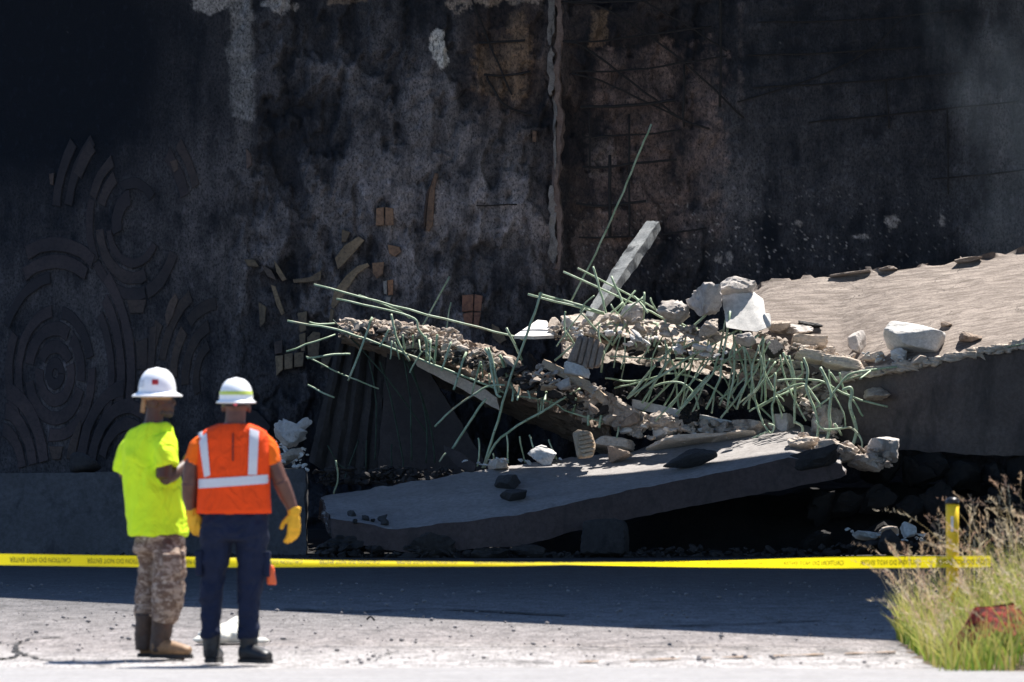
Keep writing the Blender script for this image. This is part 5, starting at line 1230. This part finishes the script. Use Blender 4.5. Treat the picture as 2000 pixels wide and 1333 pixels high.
def loft(rings, n=28, p=2.3):
    """rings: (centre, half width x, half depth y)"""
    v = []; a = np.arange(n) * 2 * math.pi / n
    for c, hx, hy in rings:
        cx = np.sign(np.cos(a)) * np.abs(np.cos(a)) ** (2 / p); sy = np.sign(np.sin(a)) * np.abs(np.sin(a)) ** (2 / p)
        v.append(np.stack([c[0] + hx * cx, c[1] + hy * sy, np.full(n, c[2])], 1))
    v = np.concatenate(v); f = []; m = len(rings)
    for i in range(m - 1):
        for k in range(n):
            k2 = (k + 1) % n; f.append((i*n + k, (i+1)*n + k, (i+1)*n + k2, i*n + k2))
    f.append(tuple(range(n))); f.append(tuple((m-1)*n + k for k in range(n - 1, -1, -1)))
    return v, f
def limb(pts, rad, n=14, sub=4):
    c = catmull(pts, sub); rd = np.interp(np.linspace(0, 1, len(c)), np.linspace(0, 1, len(rad)), rad)
    v, f = tube(c, list(rd), n)
    return v, f
def fingers(wrist, tip, across, thumb_dir, size=1.0, curl=0.5, inward=(0, 1, 0)):
    """palm, four bent fingers and a thumb as overlapping tubes"""
    w = np.array(wrist); d = np.array(tip) - w; Ln = np.linalg.norm(d); d /= Ln
    ac = np.array(across, dtype=float); ac -= d * ac.dot(d); ac /= np.linalg.norm(ac)
    inn = np.array(inward, dtype=float); inn -= d * inn.dot(d) + ac * inn.dot(ac); inn /= np.linalg.norm(inn)
    out = []
    pl = Ln * 0.52
    out.append(tube([w, w + d * pl * 0.35, w + d * pl * 0.75, w + d * pl], [(.027 * size, .021 * size), (.037 * size, .020 * size), (.042 * size, .018 * size), (.041 * size, .015 * size)], 14, up=inn))
    for k, (o, l) in enumerate(((-0.031, 0.88), (-0.0105, 1.0), (0.0105, 0.95), (0.031, 0.78))):
        b0 = w + d * pl * 0.9 + ac * o * size; fl = Ln * 0.52 * l
        p1 = b0 + d * fl * 0.42 + inn * fl * 0.06 * curl; p2 = p1 + d * fl * 0.33 + inn * fl * 0.24 * curl; p3 = p2 + d * fl * 0.20 + inn * fl * 0.26 * curl
        out.append(tube([b0, p1, p2, p3], [.0105 * size, .0098 * size, .009 * size, .0078 * size], 8))
    td = np.array(thumb_dir, dtype=float); td /= np.linalg.norm(td)
    b0 = w + d * pl * 0.25 + ac * 0.024 * size * np.sign(td.dot(ac) or 1); t1 = b0 + td * Ln * 0.22 + d * Ln * 0.12; t2 = t1 + td * Ln * 0.05 + d * Ln * 0.17 + inn * 0.01
    out.append(tube([b0, t1, t2], [.015 * size, .0125 * size, .0095 * size], 8))
    return out
def dome(c, Rx, Ry, H, brim, drop, n=36, under=True, front=0.0):
    """hard hat: dome with a rolled brim"""
    prof = []
    for t in np.linspace(0, 1, 12)[::-1]:
        z = H * t; rr = (1 - t ** 2.25) ** (1 / 2.25); prof.append((rr, z))
    prof = prof[1:] if prof[0][0] < 1e-6 else prof
    a = np.arange(n) * 2 * math.pi / n; v = [[c[0], c[1], c[2] + H]]
    rows = []
    for rr, z in prof: rows.append((Rx * rr, Ry * rr, z))
    rows += [(Rx + brim * 0.25, Ry + brim * 0.25, -0.004 - drop * 0.15), (Rx + brim * 0.7, Ry + brim * 0.7, -0.008 - drop * 0.6), (Rx + brim, Ry + brim, -0.010 - drop), (Rx + brim - 0.002, Ry + brim - 0.002, -0.018 - drop), (Rx + brim * 0.6, Ry + brim * 0.6, -0.014 - drop * 0.5), (Rx - 0.006, Ry - 0.006, -0.012), (Rx * 0.9, Ry * 0.9, 0.0), (Rx * 0.6, Ry * 0.6, H * 0.6)]
    for rx, ry, z in rows:
        ridge = 1.0
        v += [[c[0] + rx * math.cos(q), c[1] + ry * math.sin(q), c[2] + z] for q in a]
    f = [(0, 1 + k, 1 + (k + 1) % n) for k in range(n)]
    for i in range(len(rows) - 1):
        for k in range(n):
            k2 = (k + 1) % n; f.append((1 + i*n + k, 1 + (i+1)*n + k, 1 + (i+1)*n + k2, 1 + i*n + k2))
    return np.array(v), f
def dome_patch(c, Rx, Ry, H, a0, a1, z0, z1, off=0.003, n=16, m=5):
    v = []
    for j in range(m):
        z = z0 + (z1 - z0) * j / (m - 1); rr = (1 - (z / H) ** 2.25) ** (1 / 2.25)
        for k in range(n):
            a = math.radians(a0 + (a1 - a0) * k / (n - 1)); v.append((c[0] + (Rx * rr + off) * math.cos(a), c[1] + (Ry * rr + off) * math.sin(a), c[2] + z + off * 0.5))
    return v, [(j*n + k, j*n + k + 1, (j+1)*n + k + 1, (j+1)*n + k) for j in range(m - 1) for k in range(n - 1)]

# --- worker in the yellow shirt
Y1 = 50.05; s1 = Y1 / F
def A1(px, py, dy=0.0): return np.array(P(px, py, Y1)) + np.array((0, dy, 0))
p1 = empty('person', (A1(310, 1292)[0], Y1, 0.012))
tag(p1, 'worker in fluorescent yellow shirt, camouflage trousers, brown boots and white brimmed helmet, head turned right', 'person')
torso = [(A1(300, 826), 24*s1, .075), (A1(296, 838), 40*s1, .10), (A1(294, 858), 49*s1, .125), (A1(294, 890), 52*s1, .14), (A1(297, 930), 54*s1, .145), (A1(301, 970), 55*s1, .15), (A1(305, 1010), 56*s1, .15), (A1(309, 1046), 57*s1, .158)]
rsh, rel, rwr = A1(320, 862, -.09), A1(322, 934, -.19), A1(360, 908, -.03)
lsh, lel, lwr = A1(268, 874, .05), A1(244, 932, .16), A1(296, 930, .34)
body = [loft([(c, hx - .018, hy - .018) for c, hx, hy in torso][::-1]), limb([A1(299, 836), A1(302, 812, .0), A1(306, 792)], [.062, .056, .058]),
        ellipsoid(A1(307, 772), (.098, .078, .105)), ellipsoid(A1(316, 794, 0.0), (.074, .060, .062)), ellipsoid(A1(331, 806), (.026, .028, .024)),
        tube([A1(334, 776), A1(341, 789), A1(336, 793)], [.010, .015, .012], 8), ellipsoid(A1(334, 774), (.018, .045, .011)), ellipsoid(A1(337, 799), (.012, .024, .007)), ellipsoid(A1(336, 803), (.012, .022, .007)),
        ellipsoid(A1(303, 788, -.076), (.020, .010, .032)), ellipsoid(A1(303, 788, .076), (.020, .010, .032)),
        limb([rsh, A1(323, 895, -.16), rel], [.062, .056, .048]), limb([rel, A1(342, 924, -.12), rwr], [.047, .044, .030]),
        limb([lsh, A1(250, 895, .11), lel], [.062, .056, .048]), limb([lel, A1(268, 930, .26), lwr], [.047, .044, .030]),
        limb([A1(324, 1040, -.05), A1(330, 1130, -.08), A1(324, 1200, -.06), A1(312, 1262, -.03)], [.075, .062, .052, .042]), limb([A1(294, 1040, .06), A1(288, 1130, .10), A1(282, 1200, .09), A1(280, 1262, .08)], [.07, .052, .046, .040]),
        tube([A1(300, 1270), A1(330, 1278), A1(362, 1283)], [.035, .033, .025], 10), tube([A1(276, 1270, .08), A1(306, 1276, .09), A1(336, 1281, .10)], [.035, .033, .025], 10)]
body += fingers(rwr, A1(384, 893, .05), (0, .3, 1), (0.2, 0, 1), 0.95, 1.3, (0.3, 1, 0)) + fingers(lwr, A1(316, 915, .44), (0, .3, 1), (0.2, 0, 1), 0.95, 1.3, (1, .2, 0))
v, f = remesh(body, 0.0065, 3); mk('body', v, f, M['skin_dark'], p1)
v, f = remesh([ellipsoid(A1(328, 808), (.036, .046, .026)), ellipsoid(A1(318, 806), (.045, .058, .020))], 0.007, 3, 0.01, 30, 3); mk('beard', v, f, M['beard'], p1)
shirt = [loft(torso[::-1]), limb([rsh + (0, 0, .01), A1(324, 880, -.14), A1(328, 912, -.175)], [.078, .085, .083]), limb([lsh + (0, 0, .01), A1(252, 890, .10), A1(243, 922, .14)], [.078, .080, .076])]
v, f = remesh(shirt, 0.011, 6, 0.055, 5, 3, (1.3, 1.3, 0.6)); mk('shirt', v, f, M['hivis'], p1)
tr = [loft([(A1(310, 1010), .145, .11), (A1(312, 1050), .156, .13), (A1(313, 1080), .165, .13)][::-1]), limb([A1(326, 1074, -.05), A1(331, 1100, -.08), A1(331, 1140, -.09), A1(328, 1180, -.07), A1(321, 1214, -.05)], [.092, .105, .105, .098, .074]), limb([A1(294, 1056, .06), A1(292, 1095, .09), A1(289, 1140, .10), A1(285, 1180, .10), A1(281, 1210, .09)], [.098, .084, .076, .074, .064])]
v, f = remesh(tr, 0.011, 4, 0.042, 9, 8, (0.7, 0.7, 1.5)); mk('trousers', v, f, M['camo'], p1)
v, f = remesh([box_vf(A1(357, 1098, -.08), (.03, .12, .16), rotm(0, 4, 0)), box_vf(A1(338, 1102, -.188), (.12, .02, .14))], 0.010, 5, 0.02, 10, 2); mk('cargo_pocket', v, f, M['camo'], p1)
def boot(parent, shaft, heel, toe, shaft_r, mat_s, mat_f, top_r=None, width=.048):
    sh = [np.array(q) for q in shaft]; h = np.array(heel); t = np.array(toe); d = t - h; d[2] = 0; L = np.linalg.norm(d); d /= L
    v, f = remesh([limb(sh, shaft_r)], 0.008, 3, 0.012, 14, 5, (1, 1, 2)); mk('boot_shaft', v, f, M[mat_s], parent)
    up = np.array((0, 0, 1.0))
    v, f = remesh([tube([h + up*.062 + d*.01, h + up*.065 + d*L*.3, h + up*.055 + d*L*.6, h + up*.045 + d*L*.85, h + up*.040 + d*L*.97], [(width*.9, .055), (width*.95, .062), (width*1.02, .048), (width*1.04, .038), (width*.75, .028)], 16)], 0.007, 4); mk('boot', v, f, M[mat_f], parent)
    side = np.cross(d, up); out = []
    for tt, w in ((-.012, .55), (0.05, .85), (.25, .92), (.5, .90), (.75, 1.08), (.92, .98), (1.0, .62)): out.append((tt, w * width * 0.92))
    vv = []; 
    for z in (0.0, 0.024):
        for tt, w in out: vv.append(h + d * L * tt + side * w + up * z)
        for tt, w in out[::-1]: vv.append(h + d * L * tt - side * w + up * z)
    n = 2 * len(out)
    mk('sole', vv, [tuple(range(n - 1, -1, -1)), tuple(range(n, 2 * n))] + [(k, (k + 1) % n, n + (k + 1) % n, n + k) for k in range(n)], M['sole'], parent, False)
h1 = A1(296, 1291, -.03); h1[2] = 0.016; t1 = A1(376, 1291, -.10); t1[2] = 0.016
boot(p1, [A1(320, 1200, -.03), A1(316, 1235, -.03), A1(309, 1274, -.03)], h1, t1, [.074, .066, .056], 'boot_shaft', 'boot_brown')
h1 = A1(268, 1288, .08); h1[2] = 0.016; t1 = A1(344, 1288, .10); t1[2] = 0.016
boot(p1, [A1(284, 1200, .07), A1(281, 1235, .08), A1(279, 1272, .08)], h1, t1, [.068, .062, .054], 'boot_shaft', 'boot_brown')
hc = A1(307, 766)
v, f = dome(hc, .119, .112, .155, .042, .012); hat = mk('helmet', v, f, M['helmet'], p1)
v, f = dome_patch(hc, .119, .112, .155, 256, 276, .045, .078); mk('decal', v, f, M['decal'], hat)
v, f = dome_patch(hc, .119, .112, .155, 196, 226, .030, .075); mk('decal', v, f, M['device'], hat)
v, f = tube(catmull([A1(285, 772, -.05), A1(281, 788, -.045), A1(279, 806, -.03)], 4), [(.006, .016)] * 9, 8); mk('neck_strap', v, f, M['tan_strap'], hat)
v, f = loft([(A1(306, 781), .094, .080), (A1(306, 768), .104, .092)]); mk('headband', v, f, M['tan_strap'], hat)
# pale device in his hand
v, f = box_vf(A1(372, 886, .03), (.02, .03, .12), rotm(0, 32, 0)); o = mk('handheld_device', v, f, M['device'], None, False); tag(o, 'small pale device held up between the two workers', 'device')

# --- worker in the orange vest
Y2 = 49.25; s2 = Y2 / F
def A2(px, py, dy=0.0): return np.array(P(px, py, Y2)) + np.array((0, dy, 0))
p2 = empty('person', (A2(458, 1300)[0], Y2, 0.012))
tag(p2, 'worker seen from behind in orange vest, navy trousers, yellow gloves and white helmet', 'person')
vest = [(828, 458, 30, .085), (834, 458, 46, .098), (842, 458, 60, .11), (856, 457, 69, .122), (880, 457, 72, .132), (905, 457, 71.5, .136), (940, 456.5, 70, .136), (975, 456.5, 70.5, .138), (1003, 457, 72, .14)]
rings = [(A2(cx, py), hw * s2, dp) for py, cx, hw, dp in vest]
rs, re, rw = A2(510, 866), A2(548, 940, -.01), A2(574, 1000, .03); ls, le, lw = A2(402, 866), A2(371, 944, -.01), A2(374, 1002, .04)
body = [loft([(c, hx - .02, hy - .02) for c, hx, hy in rings][::-1]), limb([A2(459, 838), A2(460, 815), A2(461, 796, .01)], [.066, .062, .064]), ellipsoid(A2(461, 782, .02), (.079, .098, .105)), ellipsoid(A2(461, 800, .035), (.062, .075, .058)),
        tube([A2(461, 790, .118), A2(461, 800, .14), A2(461, 803, .115)], [.010, .015, .010], 8), ellipsoid(A2(461, 812, .10), (.022, .02, .02)), ellipsoid(A2(435, 797, .02), (.010, .020, .030)), ellipsoid(A2(487, 797, .02), (.010, .020, .030)),
        limb([rs, A2(532, 902), re], [.052, .052, .048]), limb([re, A2(560, 968, .01), rw], [.052, .047, .031]), limb([ls, A2(377, 902), le], [.052, .052, .048]), limb([le, A2(370, 972, .01), lw], [.052, .046, .031]),
        limb([A2(425, 1020), A2(414, 1130), A2(411, 1225), A2(412, 1270)], [.08, .058, .042, .04]), limb([A2(490, 1020), A2(490, 1130), A2(486, 1225), A2(484, 1270)], [.08, .058, .042, .04])]
v, f = remesh(body, 0.0065, 3); mk('body', v, f, M['skin_brown'], p2)
sh = [loft([(c, hx - .006, hy - .006) for c, hx, hy in rings][::-1]), limb([A2(500, 854), A2(522, 874), A2(531, 908)], [.056, .060, .058]), limb([A2(414, 854), A2(388, 874), A2(376, 908)], [.056, .060, .056])]
v, f = remesh(sh, 0.010, 5, 0.022, 8, 13, (1.2, 1.2, .7)); mk('shirt', v, f, M['orange'], p2)
def vest_y(px, py, off):
    hw = np.interp(py, [q[0] for q in vest], [q[2] for q in vest]); cx = np.interp(py, [q[0] for q in vest], [q[1] for q in vest]); dp = np.interp(py, [q[0] for q in vest], [q[3] for q in vest])
    u = min(abs(px - cx) / hw, 0.999); return -(dp * (1 - u ** 2.3) ** (1 / 2.3) + off)
def vest_fold(v): return np.stack([0 * v[:, 0], 0.010 * fbm(v * np.array((7, 1, 4)), 3, seed=31) + 0.006 * fbm(v * np.array((3, 1, 14)), 2, seed=32), 0 * v[:, 0]], 1)
vr = [(c, hx + .004, hy + .006) for c, hx, hy in rings]
fine = []
for (c0, a0, b0), (c1, a1, b1) in zip(vr[:-1], vr[1:]):
    for t in (0, .33, .66): fine.append((c0 + (c1 - c0) * t, a0 + (a1 - a0) * t, b0 + (b1 - b0) * t))
fine.append(vr[-1])
v, f = loft(fine[::-1], 64); v = v + vest_fold(v); vo = mk('vest', v, f, M['vest'], p2)
def stripe(name, quad, nu=14, nv=10):
    """quad: top-left, top-right, bottom-right, bottom-left pixels on the back of the vest"""
    q = [np.array(c, dtype=float) for c in quad]; vv = []
    for j in range(nv):
        for k in range(nu):
            a, b = k / (nu - 1), j / (nv - 1); p = (q[0] * (1 - a) + q[1] * a) * (1 - b) + (q[3] * (1 - a) + q[2] * a) * b
            vv.append(A2(p[0], p[1], vest_y(p[0], p[1], 0.0125)))
    vv = np.array(vv); vv = vv + vest_fold(vv)
    mk(name, vv, [(j*nu + k, (j+1)*nu + k, (j+1)*nu + k + 1, j*nu + k + 1) for j in range(nv - 1) for k in range(nu - 1)], M['silver'], vo)
stripe('reflective_stripe', [(387, 846), (404, 840), (412, 928), (400, 932)]); stripe('reflective_stripe', [(489, 836), (507, 842), (503, 927), (486, 927)])
stripe('reflective_stripe', [(388, 936), (524, 927), (525.5, 944), (388, 954)], 40, 8)
v = [A2(456.5, y, vest_y(456.5, y, .0125)) for y in np.linspace(846, 900, 8)]
tv2, tf2 = tube(v, 0.004, 6); mk('back_seam', tv2, tf2, M['boot_black'], vo)
tr = [loft([(A2(457, 985), .195, .125), (A2(458, 1010), .205, .132), (A2(458, 1035), .207, .136), (A2(458, 1056), .195, .125)][::-1]), limb([A2(424, 1040), A2(419, 1085), A2(414, 1130), A2(413, 1175), A2(411, 1215), A2(412, 1248)], [.105, .094, .080, .069, .061, .062]), limb([A2(492, 1040), A2(493, 1085), A2(490, 1130), A2(487, 1175), A2(486, 1215), A2(485, 1248)], [.105, .097, .083, .070, .062, .062])]
v, f = remesh(tr, 0.010, 4, 0.045, 8, 18, (0.8, 0.8, 1.3)); mk('trousers', v, f, M['navy'], p2)
for cx, cy in ((389, 1102), (521, 1104)):
    v, f = remesh([box_vf(A2(cx, cy), (.042, .13, .15)), box_vf(A2(cx, cy - 22), (.05, .135, .03))], 0.009, 4, 0.01, 10, 5); mk('cargo_pocket', v, f, M['navy'], p2)
for (w_, t_, ac, th, inn, nm) in ((rw, A2(574, 1066, .05), (.75, .65, 0), (-0.9, .25, -.3), (-.6, .75, 0), 0), (lw, A2(384, 1052, .06), (.75, -.6, 0), (.9, .3, -.3), (.6, .75, 0), 1)):
    gl = fingers(w_, t_, ac, th, 1.22, 0.9, inn) + [tube([w_ + (0, 0, .03), w_ + (0, 0, .005), w_ + (0, 0, -.02)], [.043, .040, .036], 14)]
    v, f = remesh(gl, 0.006, 2, 0.008, 20, 6); mk('glove', v, f, M['glove'], p2)
v, f = tube([lw + (0, 0, .04), lw + (0, 0, .065)], [.037, .039], 14); mk('wristband', v, f, M['boot_black'], p2)
h2 = A2(412, 1301, -.05); h2[2] = 0.016; t2 = A2(420, 1301, .25); t2[2] = 0.016
boot(p2, [A2(414, 1236), A2(413, 1262), A2(413, 1285)], h2, t2, [.060, .056, .05], 'boot_black', 'boot_black', width=.052)
h2 = A2(470, 1299, .02); h2[2] = 0.016; t2 = A2(529, 1299, -.12); t2[2] = 0.016
boot(p2, [A2(486, 1236), A2(485, 1262), A2(482, 1285)], h2, t2, [.060, .056, .05], 'boot_black', 'boot_black', width=.052)
hc = A2(461, 781, .015)
v, f = dome(hc, .104, .122, .138, .020, .004); hat = mk('helmet', v, f, M['helmet'], p2)
v, f = dome_patch(hc, .104, .122, .138, 190, 350, .030, .052, .003, 30); mk('reflective_band', v, f, M['lime'], hat)
v, f = tube([A2(461, 789, -.095), A2(461, 789, -.118)], [.013, .013], 12); mk('ratchet_knob', v, f, M['pink'], hat)
v, f = loft([(A2(461, 794, .02), .086, .106), (A2(461, 783, .02), .090, .110)]); mk('headband', v, f, M['boot_black'], hat)
# orange canister on a strap at his hip
can = empty('hip_canister', A2(530, 1142, -.03)); tag(can, 'small orange canister hanging on a red strap at the hip of the vest worker', 'canister')
v, f = tube([A2(523, 1080, -.03), A2(525, 1092, -.03), A2(527, 1106, -.03)], [(.010, .004)] * 3, 8); mk('strap', v, f, M['decal'], can)
v, f = tube([A2(527, 1103, -.03), A2(528, 1108, -.03), A2(531, 1138, -.03), A2(531, 1142, -.03)], [.012, .024, .030, .026], 16); mk('bottle', v, f, M['canister'], can)

# ------------------------------------------------------------------ thin smoke still drifting off the wall at the upper right
def smoke():
    m = bpy.data.materials.new('thin_smoke'); m.use_nodes = True; nt = m.node_tree
    nt.nodes.remove(nt.nodes['Principled BSDF'])
    pv = nt.nodes.new('ShaderNodeVolumePrincipled'); pv.inputs['Color'].default_value = (0.62, 0.76, 0.90, 1); pv.inputs['Anisotropy'].default_value = 0.2
    n1 = noise(nt, coords(nt, (1, 0.6, 0.55)), 1.1, 4, 0.6, 0.6)
    co = coords(nt, obj=True); gr = nt.nodes.new('ShaderNodeTexGradient'); gr.gradient_type = 'SPHERICAL'
    mp = nt.nodes.new('ShaderNodeMapping'); mp.inputs['Scale'].default_value = (1 / 1.3, 1 / 0.7, 1 / 2.4); nt.links.new(co, mp.inputs[0]); nt.links.new(mp.outputs[0], gr.inputs[0])
    mu = nt.nodes.new('ShaderNodeMath'); mu.operation = 'MULTIPLY'
    nt.links.new(ramp(nt, n1, [(0.38, 0), (0.75, 1)]), mu.inputs[0]); nt.links.new(gr.outputs[0], mu.inputs[1])
    m2 = nt.nodes.new('ShaderNodeMath'); m2.operation = 'MULTIPLY'; m2.inputs[1].default_value = SMOKE; nt.links.new(mu.outputs[0], m2.inputs[0])
    nt.links.new(m2.outputs[0], pv.inputs['Density']); nt.links.new(pv.outputs[0], nt.nodes['Material Output'].inputs['Volume'])
    v, f = ellipsoid((0, 0, 0), (1.3, 0.7, 2.4))
    me = mesh_data('smoke', v, f); me.materials.append(m); o = bpy.data.objects.new('smoke', me); link(o)
    o.location = P(1950, 250, 78.0); tag(o, 'thin grey smoke drifting before the wall at the upper right', 'smoke', None, 'stuff')
SMOKE = 0.13
smoke()
